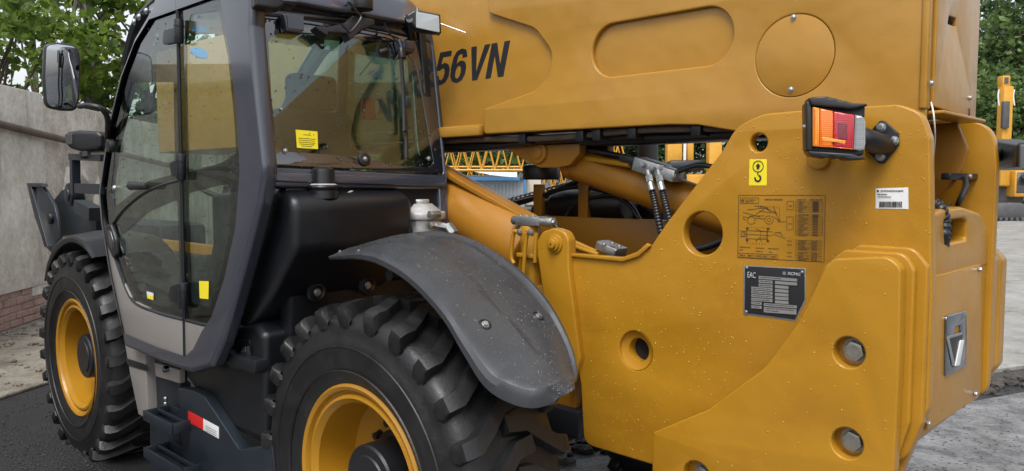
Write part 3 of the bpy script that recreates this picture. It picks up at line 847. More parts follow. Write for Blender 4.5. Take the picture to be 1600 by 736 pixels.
def rim_mesh():
    bm = bmesh.new()
    add_lathe(bm, [(.345, .18), (.352, -.176), (.372, -.190), (.376, -.204), (.366, -.212), (.352, -.205), (.345, -.188), (.337, -.184), (.331, -.196), (.320, -.199), (.311, -.190), (.300, -.178), (.298, -.13), (.296, -.05), (.288, -.02), (.20, .015), (.13, .02)], 96)
    return finish(bm, 28)
def hub_mesh():
    bm = bmesh.new()
    add_lathe(bm, [(.16, .03), (.16, -.02), (.138, -.03), (.135, -.15), (.128, -.158), (.10, -.160), (.095, -.166), (.002, -.166)], 48)
    return finish(bm, 30)
TM, RM, HM = tyre_mesh(), rim_mesh(), hub_mesh()
RM.transform(Matrix.Diagonal((.97, 1, .97, 1)))
TM.materials.append(M['rubber']); RM.materials.append(M['yellow']); HM.materials.append(M['blackmt'])
NUT = bolt_mesh(.016, .03)
NUT.materials.append(M['blackmt'])
def wheel(x, y, rot, flip=False):
    W = Matrix.Translation((x, y, HZ)) @ (Matrix.Rotation(math.pi, 4, 'Z') if flip else Matrix.Identity(4)) @ Matrix.Rotation(rot, 4, 'Y')
    wh = link('wheel', None, None, T, W=W)
    link('tyre', TM, None, wh, W=W); link('rim', RM, None, wh, W=W); link('hub', HM, None, wh, W=W)
    for k in range(12):
        a_ = k * math.pi / 6
        link('wheel_nut', NUT, None, wh, W=W @ Matrix.Translation((.185 * math.cos(a_), .012, .185 * math.sin(a_))) @ Matrix.Rotation(R(90), 4, 'X'))
    return wh
wheel(RX, WY + .23, 0.05); wheel(FX, WY + .23, 0.13)
wheel(RX, 3.97 - .23, .2, True); wheel(FX, 3.97 - .23, .3, True)
for x in (RX, FX):
    cyl('axle', (x, 1.9, HZ), (x, 3.6, HZ), .11, 'blackmt', T, bevel=.02)
# ---------------------------------------------------------------- chassis
CY = 2.36
side_px = [(880, 394, 0), (888, 396, .01), (975, 403, .06), (1012, 392, .10), (1040, 350, .05), (1128, 236, .06), (1150, 198, .12), (1190, 178, .15), (1290, 169, .1), (1405, 163, .08), (1440, 176, .06), (1453, 215, .05), (1456, 470, 0), (1450, 640, .05), (1400, 760, .1), (1100, 760, .02), (1018, 726, .02), (912, 694, .05), (907, 600, .01), (900, 560, .01), (882, 520, 0)]
side_o = roundpoly(oy(side_px, CY), 0, 8)
def hole(px, py, rx, Y, ry=None, n=36):
    c = P(px, py, Y=Y); e = P(px + rx, py, Y=Y)
    return circ(c.x, c.z, abs(e.x - c.x), n)
hl = [hole(1185, 223, 13.5, CY), hole(1097, 365, 31, CY), hole(993, 548, 26, CY, n=40)]
sp_ = yplate('side_plate', side_o, CY, .045, 'yellow', T, holes=hl, bevel=.007, res=3)
# counterbored ring insert
bm = bmesh.new()
c = P(993, 548, Y=CY); r1 = abs(P(1019, 548, Y=CY).x - c.x)
add_lathe(bm, [(r1, 0.0), (r1 * .99, .012), (r1 * .74, .020), (r1 * .62, .022), (r1 * .60, .03), (r1 * .60, .10)], 40, Matrix.Translation((c.x, CY, c.z)))
link('bore_ring', finish(bm), 'yellow', sp_)
cyl('bore_pin', (c.x, CY + .06, c.z), (c.x, CY + .11, c.z), r1 * .62, 'blackmt', sp_)
# weld seam at the front edge and flange on top of the front part
q0, q1 = P(884, 400, Y=CY - .004), P(884, 520, Y=CY - .004)
tube('weld_bead', [q0, q1], .006, 'yellow', sp_, n=8, sub=1)
yplate('top_flange', roundpoly(oy([(886, 400), (975, 409, .05), (1000, 401, .04), (1018, 384), (1013, 380), (998, 393, .04), (974, 402, .05), (886, 395)], CY), 0), CY - .012, .02, 'yellow', sp_, bevel=.004)
# far side plate
far_px = [(1180, 178), (1400, 176), (1500, 178, .06), (1535, 187, .09), (1550, 225, .06), (1552, 420, 0), (1548, 640, .04), (1500, 700, 0), (1000, 740), (930, 620), (900, 400, .05), (1015, 396, .1), (1120, 240, .1)]
FYP = 3.10
near_xz = [(-2.9, 1.30), (-1.70, 1.37, .05), (-1.62, 1.40, .1), (-1.28, 1.76, .1), (-1.17, 1.87, .15), (-.80, 1.875, .1), (-.665, 1.85, .09), (-.648, 1.70, .05), (-.648, .92, .05), (-.80, .80, .1), (-1.5, .62, .05), (-1.9, .62, .05), (-2.9, .62)]
fh = [circ(-1.40, 1.55, .05), ]
yplate('side_plate', roundpoly(near_xz, 0, 8), FYP, .045, 'yellow', T, holes=fh, bevel=.006, label='far side plate, its rounded rear end showing beyond the boom')
# inner floor and cross members
box('cross_member', (-1.75, CY + .05, .72), (-1.1, FYP, .80), 'orange', T, bevel=.005)
box('belly_plate', (-4.9, CY + .02, .62), (-1.9, FYP, .74), 'blackmt', T, bevel=.02)
box('frame_rail', (-6.0, CY + .06, .7), (-1.95, CY + .11, 1.22), 'orange', T, bevel=.01)
box('front_frame', (-6.1, CY, .6), (-4.6, FYP, 1.15), 'blackmt', T, bevel=.04)
# inner wall plates of the counterweight box behind
box('rear_bulkhead', (-.86, CY + .046, .86), (-.78, FYP - .001, 1.50), 'yellow', T, bevel=.01)
# ---------------------------------------------------------------- counterweight, near side: three layered plates
cw = link('counterweight', None, None, T, W=Matrix.Translation((-.9, 2.3, .9)))
# outermost plate
o1 = roundpoly(oy([(1290, 416, .02), (1303, 404, .03), (1387, 401, .05), (1407, 418, .03), (1405, 560, 0), (1396, 745, .06), (1330, 800, .06), (1018, 745, 0), (1020, 676, .01), (1107, 640, .12), (1195, 575, .25), (1250, 500, .2)], 2.255), 0, 8)
hb = [hole(1326, 551, 25.5, 2.255), hole(1323, 693, 25.5, 2.255), hole(1088, 745, 22, 2.255)]
yplate('outer_plate', o1, 2.255, .05, 'yellow', cw, holes=hb, bevel=.006, res=3)
# blend wedge where the plate meets the curve (bright lip)
o2 = [(-1.06, 1.0), (-.92, 1.40, .05), (-.86, 1.455, .03), (-.695, 1.455, .045), (-.668, 1.41, .03), (-.668, .98, .03), (-.70, .86, .07), (-.86, .76, .05), (-1.3, .66), (-1.3, .72)]
yplate('middle_plate', roundpoly(o2, 0, 7), 2.305, .028, 'yellow', cw, bevel=.007, res=3)
o3 = [(-1.0, 1.0), (-.88, 1.43, .04), (-.83, 1.469, .02), (-.680, 1.469, .05), (-.642, 1.42, .03), (-.642, .98, .03), (-.68, .87, .07), (-.86, .77, .05), (-1.3, .67), (-1.3, .73)]
yplate('inner_plate', roundpoly(o3, 0, 7), 2.333, .026, 'yellow', cw, bevel=.007, res=3)
for (px, py) in ((1326, 551), (1323, 693), (1088, 745)):
    c = P(px, py, Y=2.255)
    bolt((c.x + .004, 2.300, c.z), '-Y', cw, BM_HEX, 'bolt', spin=random.random(), name='bolt')
    cyl('recess_floor', (c.x, 2.298, c.z), (c.x, 2.304, c.z), .058, 'yellow', cw, n=32)
c = P(1300, 566, Y=2.255)
# far counterweight
cf = link('counterweight', None, None, T, W=Matrix.Translation((-.9, 3.25, .9)), label='far side counterweight, a narrow double band at the right')
o4 = [(-1.4, .70), (-1.0, 1.30, .2), (-.80, 1.40, .04), (-.69, 1.41, .05), (-.655, 1.37, .04), (-.655, .98, .03), (-.70, .90, .06), (-.9, .78, .05)]
yplate('outer_plate', roundpoly(o4, 0, 7), 3.26, .10, 'yellow', cf, bevel=.012, res=3)
yplate('inner_plate', roundpoly([(x - (.004 if x > -.8 else 0), z + (.004 if z > 1.3 else 0)) + tuple(r_) for x, z, *r_ in o4], 0, 7), 3.148, .11, 'yellow', cf, bevel=.012, res=3)
# ---------------------------------------------------------------- rear panel and its frame
rp = roundpoly(ox([(1455, 432), (1476, 428), (1533, 413), (1533, 610, .0), (1528, 622, .01), (1449, 672, .0)], -.655), 0, 5)
rear = xplate('rear_panel', rp, -.655, .02, 'yellow', T, bevel=.002)
# body behind the panel, rounded under edge
def xprism(name, prof, Y0, Y1, m, parent, bevel=.01, **kw):
    bm = plate_mesh(roundpoly(prof, 0, 6), [], Y1 - Y0, bevel, 2)
    bm.transform(Matrix(((1, 0, 0, 0), (0, 0, -1, (Y0 + Y1) / 2), (0, 1, 0, 0), (0, 0, 0, 1))))
    return link(name, finish(bm, keep=True), m, parent, **kw)
xprism('rear_box', [(-.90, 1.385), (-.665, 1.38, .01), (-.665, .92, .05), (-.72, .85, .06), (-1.2, .74), (-1.2, .9), (-.90, 1.0)], CY + .046, FYP - .002, 'yellow', T, bevel=.004)
# box frame with an opening above the panel
zo = [xz for xz in ox([(1474, 325), (1535, 322)], -.66)]
fr_out = roundpoly(ox([(1453, 338, .0), (1474, 327, .01), (1505, 323, .03), (1533, 333, .05), (1545, 360, .03), (1545, 415), (1455, 436)], -.66), 0, 6)
fr_in = roundpoly(ox([(1476, 345, .012), (1508, 341, .012), (1512, 346, .01), (1512, 374, .012), (1478, 381, .01)], -.66), 0, 5)
xplate('opening_frame', fr_out, -.662, .05, 'yellow', T, holes=[fr_in], bevel=.010, res=3)
box('dark_backing', (-.745, CY + .05, 1.39), (-.716, 2.84, 1.58), 'ink', T, bevel=0)  # black sheet behind the opening, painting the shade inside it
# panel bolts
for px, py in ((1457, 437), (1530, 421), (1449, 661), (1523, 615)):
    q = P(px, py, X=-.653); bolt((-.653, q.y, q.z), '+X', rear, BM_SM, 'steel')
# latch
lt_o = roundpoly(ox([(1477, 494, .012), (1509, 485, .010), (1508, 571, .01), (1476, 588, .012)], -.652), 0, 5)
lt_h = roundpoly(ox([(1490, 511, .004), (1500, 507, .004), (1500, 521), (1489, 523)], -.652), 0, 3)
lt = xplate('latch', lt_o, -.648, .010, 'chrome', T, holes=[lt_h], bevel=.003, angle=30)
dish = ox([(1482, 529), (1505, 521), (1503, 536), (1496, 572), (1489, 574), (1483, 545)], -.646)
xplate('dish', roundpoly(dish, 0), -.6465, .002, 'blackmt', lt, bevel=0.0005)
w_ = ox([(1501, 532), (1507, 531), (1500, 571), (1493, 572)], -.644)
xplate('lever', w_, -.644, .004, 'white', lt, bevel=.001)
w_ = ox([(1480, 529), (1484, 529), (1493, 571), (1489, 572)], -.644)
xplate('lever', w_, -.6445, .003, 'steel', lt, bevel=.001)
w_ = ox([(1481, 526), (1504, 519), (1504, 523), (1481, 530)], -.644)
xplate('lever', w_, -.6440, .004, 'steel', lt, bevel=.001)
# ---------------------------------------------------------------- boom
BY0, BY1, BZ0, BZ1 = 2.50, 3.0, 1.862, 2.64
bx0, bx1 = -6.15, -.72
boom = box('boom', (bx0, BY0, BZ0 + .012), (bx1, BY1, BZ1), 'yellow2', T, bevel=.012, seg=3)
rs_px = [(765, -60, 0), (762, 20, .03), (836, 44, .12), (864, 82, .08), (856, 122, .08), (835, 142, .06), (757, 170, .01), (757, 209.5, .005), (1045, 194.5, .0), (1090, 195, .06), (1160, 207, .0), (1446, 186, 0), (1446, -60, 0)]
YS = BY0 - .022
r_s = (P(953, 37, Y=YS).z - P(953, 120, Y=YS).z + P(1112, 9, Y=YS).z - P(1112, 102, Y=YS).z) / 4
c1 = Vector((P(925, 80, Y=YS).x + r_s, P(953, 78.5, Y=YS).z)); c2 = Vector((P(1146, 55, Y=YS).x - r_s, P(1112, 55.5, Y=YS).z))
a_s = math.atan2(c2.y - c1.y, c2.x - c1.x)
sl = [(c2.x + r_s * math.cos(a_s - math.pi / 2 + math.pi * k / 18), c2.y + r_s * math.sin(a_s - math.pi / 2 + math.pi * k / 18)) for k in range(19)] + \
     [(c1.x + r_s * math.cos(a_s + math.pi / 2 + math.pi * k / 18), c1.y + r_s * math.sin(a_s + math.pi / 2 + math.pi * k / 18)) for k in range(19)]
dk = hole(1240, 87, 64, BY0 - .022, n=64)
yplate('reinforcement_plate', clipz(roundpoly(oy(rs_px, BY0 - .022), 0, 8), BZ1 - .004), BY0 - .022, .022, 'yellow2', boom, holes=[sl, dk], bevel=.006, res=3)
c = P(1240, 87, Y=BY0 - .022); rdk = abs(P(1240 + 64, 87, Y=BY0 - .022).x - c.x) - .0012
cyl('cover_disc', (c.x, BY0 - .0215, c.z), (c.x, BY0 - .002, c.z), rdk, 'yellow2', boom, n=72, bevel=.0015)
for px, py in ((1240, 27), (1236, 140)):
    q = P(px, py, Y=BY0 - .022); bolt((q.x, BY0 - .022, q.z), '-Y', boom, BM_DOME, 'steel', s=1.0)
# lower ledge of the bare boom next to the cab
box('lower_ledge', (-4.6, BY0 - .035, BZ0), (-2.555, BY0 - .001, BZ0 + .05), 'yellow2', boom, bevel=.008)
box('end_strip', (-.722, BY0 - .03, BZ0 + .0), (-.700, BY0 + .012, BZ1 + .01), 'yellow2', boom, bevel=.007, seg=3)
# rear end of the boom
ri = roundpoly(ox([(1484, 24, .004), (1495, 28, .004), (1495, 42, .004), (1482, 37, .004)], -.69), 0, 3)
yb0, yb1 = 2.515, 2.985
rp2 = xplate('end_panel', [(yb0, BZ0 + .01), (yb1, BZ0 + .0), (yb1, BZ1), (yb0, BZ1)], -.692, .012, 'yellow2', boom, holes=[ri], bevel=.003)
for px, py in ((1456, 130), (1516, 153)):
    q = P(px, py, X=-.69); bolt((-.692, q.y, q.z), '+X', boom, BM_DOME, 'steel')
q = P(1515, 175, X=-.691)
box('slot', (-.694, q.y - .008, q.z - .02), (-.690, q.y + .006, q.z + .012), 'ink', boom, bevel=.002)
box('under_lip', (-.75, yb0, BZ0 - .012), (-.664, yb1 + .01, BZ0 - .002), 'yellow2', boom, bevel=.003)
# second boom section and head at the front
box('inner_boom', (-6.32, BY0 + .06, BZ0 + .08), (-6.14, BY1 - .06, BZ1 - .10), 'yellow2', boom, bevel=.02)
# lettering 56VN: glyph heights measured on the boom side
q = P(676, 130, Y=BY0 - .001); q2 = P(797, 117, Y=BY0 - .001); qt = P(797, 62, Y=BY0 - .001)
GLY = {'5': ([(.04, .46), (.08, 1), (.52, 1), (.52, .84), (.22, .84), (.205, .62), (.32, .66, .05), (.47, .6, .05), (.56, .45, .05), (.56, .22, .08), (.47, .05, .08), (.28, -.02, .1), (.1, .04, .08), (.0, .24), (.17, .28), (.21, .17, .04), (.28, .13, .04), (.36, .18, .04), (.385, .32, .05), (.36, .46, .04), (.28, .51, .03), (.18, .44)], None, .60),
       '6': ([(.54, .74), (.37, .72), (.35, .82, .03), (.28, .86, .03), (.2, .8, .04), (.18, .56), (.24, .62, .04), (.34, .65, .05), (.48, .6, .05), (.56, .45, .05), (.56, .22, .08), (.48, .05, .08), (.30, -.02, .1), (.12, .05, .08), (.02, .22, .1), (.0, .5, .1), (.03, .78, .1), (.12, .95, .08), (.28, 1.01, .08), (.45, .96, .06)], (.29, .31, .10, .19), .62),
       'V': ([(0, 1), (.19, 1), (.33, .24), (.47, 1), (.66, 1), (.42, 0), (.24, 0)], None, .70),
       'N': ([(0, 0), (0, 1), (.18, 1), (.42, .36), (.42, 1), (.60, 1), (.60, 0), (.42, 0), (.18, .64), (.18, 0)], None, .60)}
hL = qt.z - q2.z; kx = (q2.x - q.x) / (2.52 + .22); px_ = q.x
for ch in '56VN':
    out_, ho, adv = GLY[ch]
    tr = lambda p: (px_ + (p[0] + .22 * p[1]) * kx, q2.z - .003 + p[1] * hL)
    o_ = [tr(p) for p in roundpoly(out_, 0, 4)]
    h_ = [[tr(p) for p in circ(ho[0], ho[1], ho[2], 20, ho[3])]] if ho else []
    yplate('letter', o_, BY0 - .0012, .001, 'ink', boom, holes=h_, bevel=0)
    px_ += adv * kx
# hoses and clamps under the boom
for k, (yy, zz, rr_) in enumerate(((BY0 + .03, BZ0 - .018, .013), (BY0 + .075, BZ0 - .032, .016), (BY0 + .13, BZ0 - .038, .018), (BY0 + .19, BZ0 - .035, .016))):
    bm = bmesh.new(); pts = []
    for i in range(28): pts.append((-5 + i * .145, yy + .006 * math.sin(i * 1.3 + k), zz + .006 * math.sin(i * .9 + k * 2)))
    add_tube(bm, pts, rr_, 8)
    link('hose', finish(bm), 'rust' if k == 0 else 'hose', boom)
for px in (822, 912, 938, 993, 1093):
    q = P(px, 210, Y=BY0 + .03)
    box('clamp', (q.x - .02, BY0 + .0, BZ0 - .045), (q.x + .02, BY0 + .11, BZ0 + .0), 'blackmt', boom, bevel=.004)
box('under_channel', (-5.0, BY0 + .10, BZ0 - .055), (-1.25, BY0 + .30, BZ0 - .002), 'blackmt', boom, bevel=.006)
# gusset lug that comes down from the boom between the plates
lug = roundpoly([(-1.1, BZ0 - .02), (-.74, BZ0 - .01), (-.70, BZ0 - .10, .05), (-.735, BZ0 - .22, .08), (-.84, BZ0 - .30, .08), (-1.1, BZ0 - .30)], 0, 7)
yplate('gusset', lug, 2.94, .03, 'orange', T, bevel=.004)
yplate('gusset', lug, 2.54, .03, 'orange', T, bevel=.004)
cyl('pivot_pin', (-.95, 2.42, 1.70), (-.95, 3.09, 1.70), .05, 'orange', T)
box('gusset_rib', (-.80, 2.66, 1.50), (-.76, 2.70, 1.80), 'yellow', T, bevel=.005)
# bracket with a cable between plates
q = P(1478, 275, X=-.72); q2 = P(1524, 274, X=-.72)
br = box('hose_bracket', (-.735, q.y, q.z - .012), (-.705, q2.y - .01, q.z + .010), 'blackmt', T, bevel=.004)
bolt((-.705, P(1518, 275, X=-.70).y, q.z), '+X', br, BM_DOME, 'steel')
q = P(1508, 278, X=-.70)
tube('cable', [q, P(1509, 292, X=-.69), P(1500, 312, X=-.70), P(1495, 326, X=-.72)], .009, 'hose', br, n=8)
# coiled hose
bm = bmesh.new()
pp = smooth_path([P(1457, 318, X=-.70), P(1468, 325, X=-.68), P(1475, 345, X=-.67), P(1474, 372, X=-.67), P(1470, 395, X=-.70)], 6)
fine = smooth_path(pp, 3)
rr_ = [.020 * (1.0 if (i % 6) in (0, 1, 2) else .84) for i in range(len(fine))]
add_tube(bm, fine, rr_, 12); link('coiled_hose', finish(bm, 60), 'hose', T)
tube('white_wire', [P(1455, 160, X=-.68), P(1459, 180, X=-.66), P(1461, 215, X=-.665), P(1458, 250, X=-.70)], .0022, 'white', T, n=6)

# ---------------------------------------------------------------- stickers and plates on the side
# lifting-point sticker
def yquad(name, px, Y, m, parent, t=.0012, r=0.0, bevel=.0003, **kw):
    return yplate(name, roundpoly(oy(px, Y), r, 3), Y, t, m, parent, bevel=bevel, **kw)
ls = yquad('lifting_sticker', [(1171, 249), (1198, 249), (1198, 290), (1170, 290)], CY - .001, 'sticker_y', T, r=.003)
q = P(1184.5, 260, Y=CY - .0022)
bm = bmesh.new()
def ring2d(bm, cx, cz, r0, r1, a0=0, a1=2 * math.pi, n=24, Y=0):
    for k in range(n):
        t0 = a0 + (a1 - a0) * k / n; t1 = a0 + (a1 - a0) * (k + 1) / n
        bm.faces.new([bm.verts.new((cx + r * math.cos(t), Y, cz + r * math.sin(t))) for r, t in ((r0, t0), (r1, t0), (r1, t1), (r0, t1))])
YI = CY - .0026
u = abs(P(1194, 260, Y=YI).x - P(1184, 260, Y=YI).x) / 10   # metres per pixel
ring2d(bm, q.x, q.z, 7.5 * u, 8.7 * u, Y=YI)
for poly in ([(-4, 0), (0, 5), (4, 0)], [(-2.2, 0), (2.2, 0), (2.2, -4), (-2.2, -4)], [(-.8, -8), (.8, -8), (.8, -13), (-.8, -13)]):
    bm.faces.new([bm.verts.new((q.x + x * u, YI, q.z + z * u)) for x, z in poly])
ring2d(bm, q.x, q.z - 17.5 * u, 3 * u, 5.6 * u, R(-200), R(75), 20, YI)
link('hook_symbol', finish(bm, smooth=False), 'ink', ls)
# white barcode label (QR mark left out)
wl = yquad('white_label', [(1368, 294.5), (1419, 293), (1419.5, 327), (1368, 326)], CY - .001, 'sticker_w', T, r=.002)
bm = bmesh.new()
def bar(bm, px0, py0, px1, py1, Y):
    a_ = P(px0, py0, Y=Y); b_ = P(px1, py1, Y=Y)
    bm.faces.new([bm.verts.new(v) for v in ((a_.x, Y, a_.z), (b_.x, Y, a_.z), (b_.x, Y, b_.z), (a_.x, Y, b_.z))])
x = 1374
while x < 1408:
    wd = random.choice((.7, .7, 1.2, 1.8)); bar(bm, x, 315, x + wd, 324, CY - .0026); x += wd + random.choice((.6, .8, 1.2))
bar(bm, 1370, 297, 1373, 300, CY - .0026)
for k in range(15): bar(bm, 1376 + k * 2.4, 297.3, 1377.7 + k * 2.4, 299.3, CY - .0026)
for k in range(6): bar(bm, 1371 + k * 2.6, 303, 1372.8 + k * 2.6, 304.6, CY - .0026)
for k in range(9): bar(bm, 1371 + k * 2.4, 307, 1372.6 + k * 2.4, 308.4, CY - .0026)
link('barcode', finish(bm, smooth=False), 'ink', wl)
# black rating plate
dp = yquad('rating_plate_backing', [(1161.5, 414), (1259, 419.5), (1259, 470), (1243, 502), (1161, 491)], CY - .001, 'steel', T, t=.002)
bp_ = yquad('rating_plate', [(1164, 416), (1256.5, 421), (1256.5, 468), (1241.5, 499.5), (1163.5, 488.5)], CY - .0035, 'ink', T, t=.002)
bm = bmesh.new(); YF = CY - .0060
def ybar4(bm, x0, y0, x1, y1, Y, slope=0.0):
    pts = [(x0, y0 + 0), (x1, y0 + (x1 - x0) * slope), (x1, y1 + (x1 - x0) * slope), (x0, y1)]
    bm.faces.new([bm.verts.new(P(a_, b_, Y=Y)) for a_, b_ in pts])
for (x0, y0, x1, h) in ((1185.5, 431, 1245.5, 4.6), (1185.5, 437, 1207, 4.6), (1211, 439, 1245.5, 4.6), (1185.5, 443, 1207, 4.6), (1211, 445.5, 1232, 4.6), (1174, 447.8, 1207, 4.6), (1211, 451.5, 1232, 4.6), (1174, 453.5, 1207, 4.6), (1211, 457.5, 1232, 4.6), (1174, 459.3, 1207, 4.6), (1211, 463.3, 1232, 4.6), (1174, 465.1, 1207, 4.6), (1211, 469.2, 1232, 4.6), (1174, 471, 1190, 4.4), (1193.5, 473.5, 1245, 4.6), (1174, 477, 1190, 4.4), (1193.5, 479.5, 1244.5, 8.4)):
    ybar4(bm, x0, y0, x1, y0 + h, YF, .075)
link('plate_fields', finish(bm, smooth=False), 'platefill', bp_)
bm = bmesh.new(); YF2 = CY - .0064
for (x0, y0, n_) in ((1188, 432.5, 16), (1187, 438.5, 9), (1187, 444.6, 9), (1176, 449.5, 14), (1176, 455.2, 14), (1176, 461, 14), (1176, 467, 13), (1176, 472.5, 6), (1176, 478.5, 5), (1196, 475, 22), (1196, 481, 22), (1196, 484.5, 10)):
    for k in range(n_):
        xa = x0 + k * 2.05; ybar4(bm, xa, y0 + (xa - x0) * .075, xa + random.uniform(.9, 1.6), y0 + 1.6 + (xa - x0) * .075, YF2, .075)
link('plate_print', finish(bm, smooth=False), 'ink', bp_)
q = P(1168, 433.5, Y=YF)
ytext('lettering', 'EAC', q.x, q.z, YF, .030 * .62, 'platesky', bp_, width=P(1180.5, 433, Y=YF).x - q.x)
q = P(1230, 429.3, Y=YF)
ytext('lettering', 'XCMG', q.x, q.z, YF, .0092, 'platesky', bp_, width=P(1250.5, 430, Y=YF).x - q.x, bold=.0003, shear=.1)
bm = bmesh.new(); q = P(1225.5, 427, Y=YF); ring2d(bm, q.x, q.z, .0026, .0042, Y=YF, n=4); ring2d(bm, q.x, q.z, .0056, .0066, math.pi / 4, math.pi * 2.25, n=4, Y=YF)
link('emblem', finish(bm, smooth=False), 'platesky', bp_)
for px, py in ((1167, 418), (1253.5, 425), (1166, 487)):
    q = P(px, py, Y=CY - .0055); bolt((q.x, CY - .0055, q.z), '-Y', bp_, BM_DOME, 'steel', s=.55, name='rivet')
# service diagram printed straight on the paint
bm = bmesh.new(); YD = CY - .0008
dC = [(1154.2, 305.2), (1289.5, 305.2), (1287.5, 409.5), (1152.8, 402.5)]   # corners tl tr br bl
def dmap(a_, b_):
    # a,b in 0..1 across and down, in the zoomed sheet
    x = (dC[0][0] * (1 - a_) + dC[1][0] * a_) * (1 - b_) + (dC[3][0] * (1 - a_) + dC[2][0] * a_) * b_
    y = (dC[0][1] * (1 - a_) + dC[1][1] * a_) * (1 - b_) + (dC[3][1] * (1 - a_) + dC[2][1] * a_) * b_
    q = P(x, y, Y=YD); return q
def dq(a0, b0, a1, b1):
    bm.faces.new([bm.verts.new(dmap(*p)) for p in ((a0, b0), (a1, b0), (a1, b1), (a0, b1))])
def dl(a0, b0, a1, b1, w_=.0035):
    dx, dy = a1 - a0, (b1 - b0) * .76; L = math.hypot(dx, dy) or 1
    nx, ny = -dy / L * w_, dx / L * w_ / .76
    bm.faces.new([bm.verts.new(dmap(*p)) for p in ((a0 + nx, b0 + ny), (a1 + nx, b1 + ny), (a1 - nx, b1 - ny), (a0 - nx, b0 - ny))])
def drect(a0, b0, a1, b1, w_=.003):
    dl(a0, b0, a1, b0, w_); dl(a1, b0, a1, b1, w_); dl(a1, b1, a0, b1, w_); dl(a0, b1, a0, b0, w_)
def dcirc(a_, b_, r, w_=.003, n=16):
    for k in range(n):
        t0 = 2 * math.pi * k / n; t1 = 2 * math.pi * (k + 1) / n
        dl(a_ + r * math.cos(t0), b_ + r * 1.32 * math.sin(t0), a_ + r * math.cos(t1), b_ + r * 1.32 * math.sin(t1), w_)
def dtext(a_, b_, n_, h=.018, st=.014):
    for k in range(n_): dq(a_ + k * st, b_, a_ + k * st + st * random.uniform(.5, .85), b_ + h)
drect(0, 0, 1, 1, .0035)
drect(.02, .04, .23, .13); dq(.03, .065, .06, .11); dtext(.075, .065, 9); dtext(.075, .095, 7)
dtext(.30, .055, 15, .024)
# machine side view
dcirc(.15, .40, .045); dcirc(.355, .385, .05); dcirc(.355, .385, .02)
for ln in ((.05, .34, .12, .36), (.05, .27, .25, .34), (.19, .36, .31, .37), (.10, .23, .30, .20), (.20, .30, .30, .21), (.12, .33, .30, .32), (.30, .20, .44, .27), (.24, .25, .45, .28), (.40, .33, .48, .40), (.42, .25, .48, .41), (.45, .41, .55, .41), (.09, .405, .05, .36), (.26, .20, .25, .17), (.32, .17, .37, .26), (.40, .17, .43, .26), (.18, .17, .28, .17), (.28, .17, .34, .22)): dl(*ln, .0035)
for k in range(8): dl(.22 + k * .03, .17, .24 + k * .03, .20, .002)
dl(.47, .18, .48, .40, .002)
# plan view
for ln in ((.06, .62, .40, .63), (.10, .53, .10, .72), (.34, .53, .34, .72), (.02, .57, .10, .58), (.02, .66, .10, .66), (.10, .56, .40, .57), (.10, .69, .34, .69), (.40, .60, .55, .67), (.42, .58, .50, .58), (.20, .53, .28, .57), (.20, .73, .25, .67), (.25, .67, .27, .73), (.46, .57, .52, .63)): dl(*ln, .0035)
for a0, b0 in ((.09, .51), (.09, .70), (.33, .51), (.33, .70)): dq(a0, b0, a0 + .03, b0 + .035)
dcirc(.06, .62, .025); drect(.26, .57, .33, .67, .002)
for k in range(12): dl(.10 + k * .025, .50, .10 + k * .025, .52, .002)
for k in range(7): dtext(.10 + k * .035, .755, 1)
for a0, b0, n_ in ((.02, .82, 9), (.02, .865, 3), (.21, .825, 7), (.21, .875, 6), (.35, .825, 9), (.36, .88, 3)): dtext(a0, b0, n_)
drect(.0, .925, .46, .99); 
for a0 in (.11, .18, .28, .36): dl(a0, .925, a0, .99, .002)
dtext(.02, .945, 5, .03); dtext(.12, .945, 4, .03); dtext(.20, .945, 5, .03); dtext(.29, .945, 4, .03); dtext(.38, .945, 5, .03)
for b0, b1 in ((.09, .22), (.33, .53)): drect(.56, b0, .635, b1, .0025); dtext(.58, (b0 + b1) / 2, 3)
# table
dtext(.67, .06, 8, .018); dtext(.82, .06, 11, .018)
for k in range(8): dl(.66, .095 + k * .023, .975, .095 + k * .023, .0016); dtext(.70, .101 + k * .023, random.randint(3, 7), .010)
for k in range(14): dl(.66, .29 + k * .0245, .975, .29 + k * .0245, .0016); dtext(.70, .296 + k * .0245, random.randint(4, 8), .011)
dq(.855, .09, .925, .255); dq(.855, .29, .925, .34)
for k in range(12): dq(.858, .345 + k * .0235, .922, .358 + k * .0235)
for a0 in (.66, .69, .975): dl(a0, .095, a0, .256, .0018); dl(a0, .29, a0, .61, .0018)
for b0, n_ in ((.685, 2), (.745, 4), (.865, 2), (.925, 3)):
    dtext(.57, b0 + .01, 4)
    for k in range(n_ + 1): dl(.66, b0 + k * .024, .975, b0 + k * .024, .0018)
    for k in range(n_): dtext(.70, b0 + .005 + k * .024, random.randint(4, 10), .012); dtext(.85, b0 + .005 + k * .024, 5, .012)
link('service_diagram', finish(bm, smooth=False), 'inkbrown', T)

# ---------------------------------------------------------------- rain drops on the near plates
avoid = [oy([(1152, 303), (1290, 303), (1290, 411), (1152, 404)], CY), oy([(1160, 412), (1262, 412), (1262, 505), (1160, 495)], CY)] + hl
drops('raindrops', sp_, 1500, poly_sampler([q for q in side_o], lambda q: Vector((q[0], CY - .0003, q[1])), (0, -1, 0), avoid), .0008, .0028)
drops('raindrops', cw, 130, poly_sampler([q for q in o1], lambda q: Vector((q[0], 2.2547, q[1])), (0, -1, 0), hb), .0008, .0028)

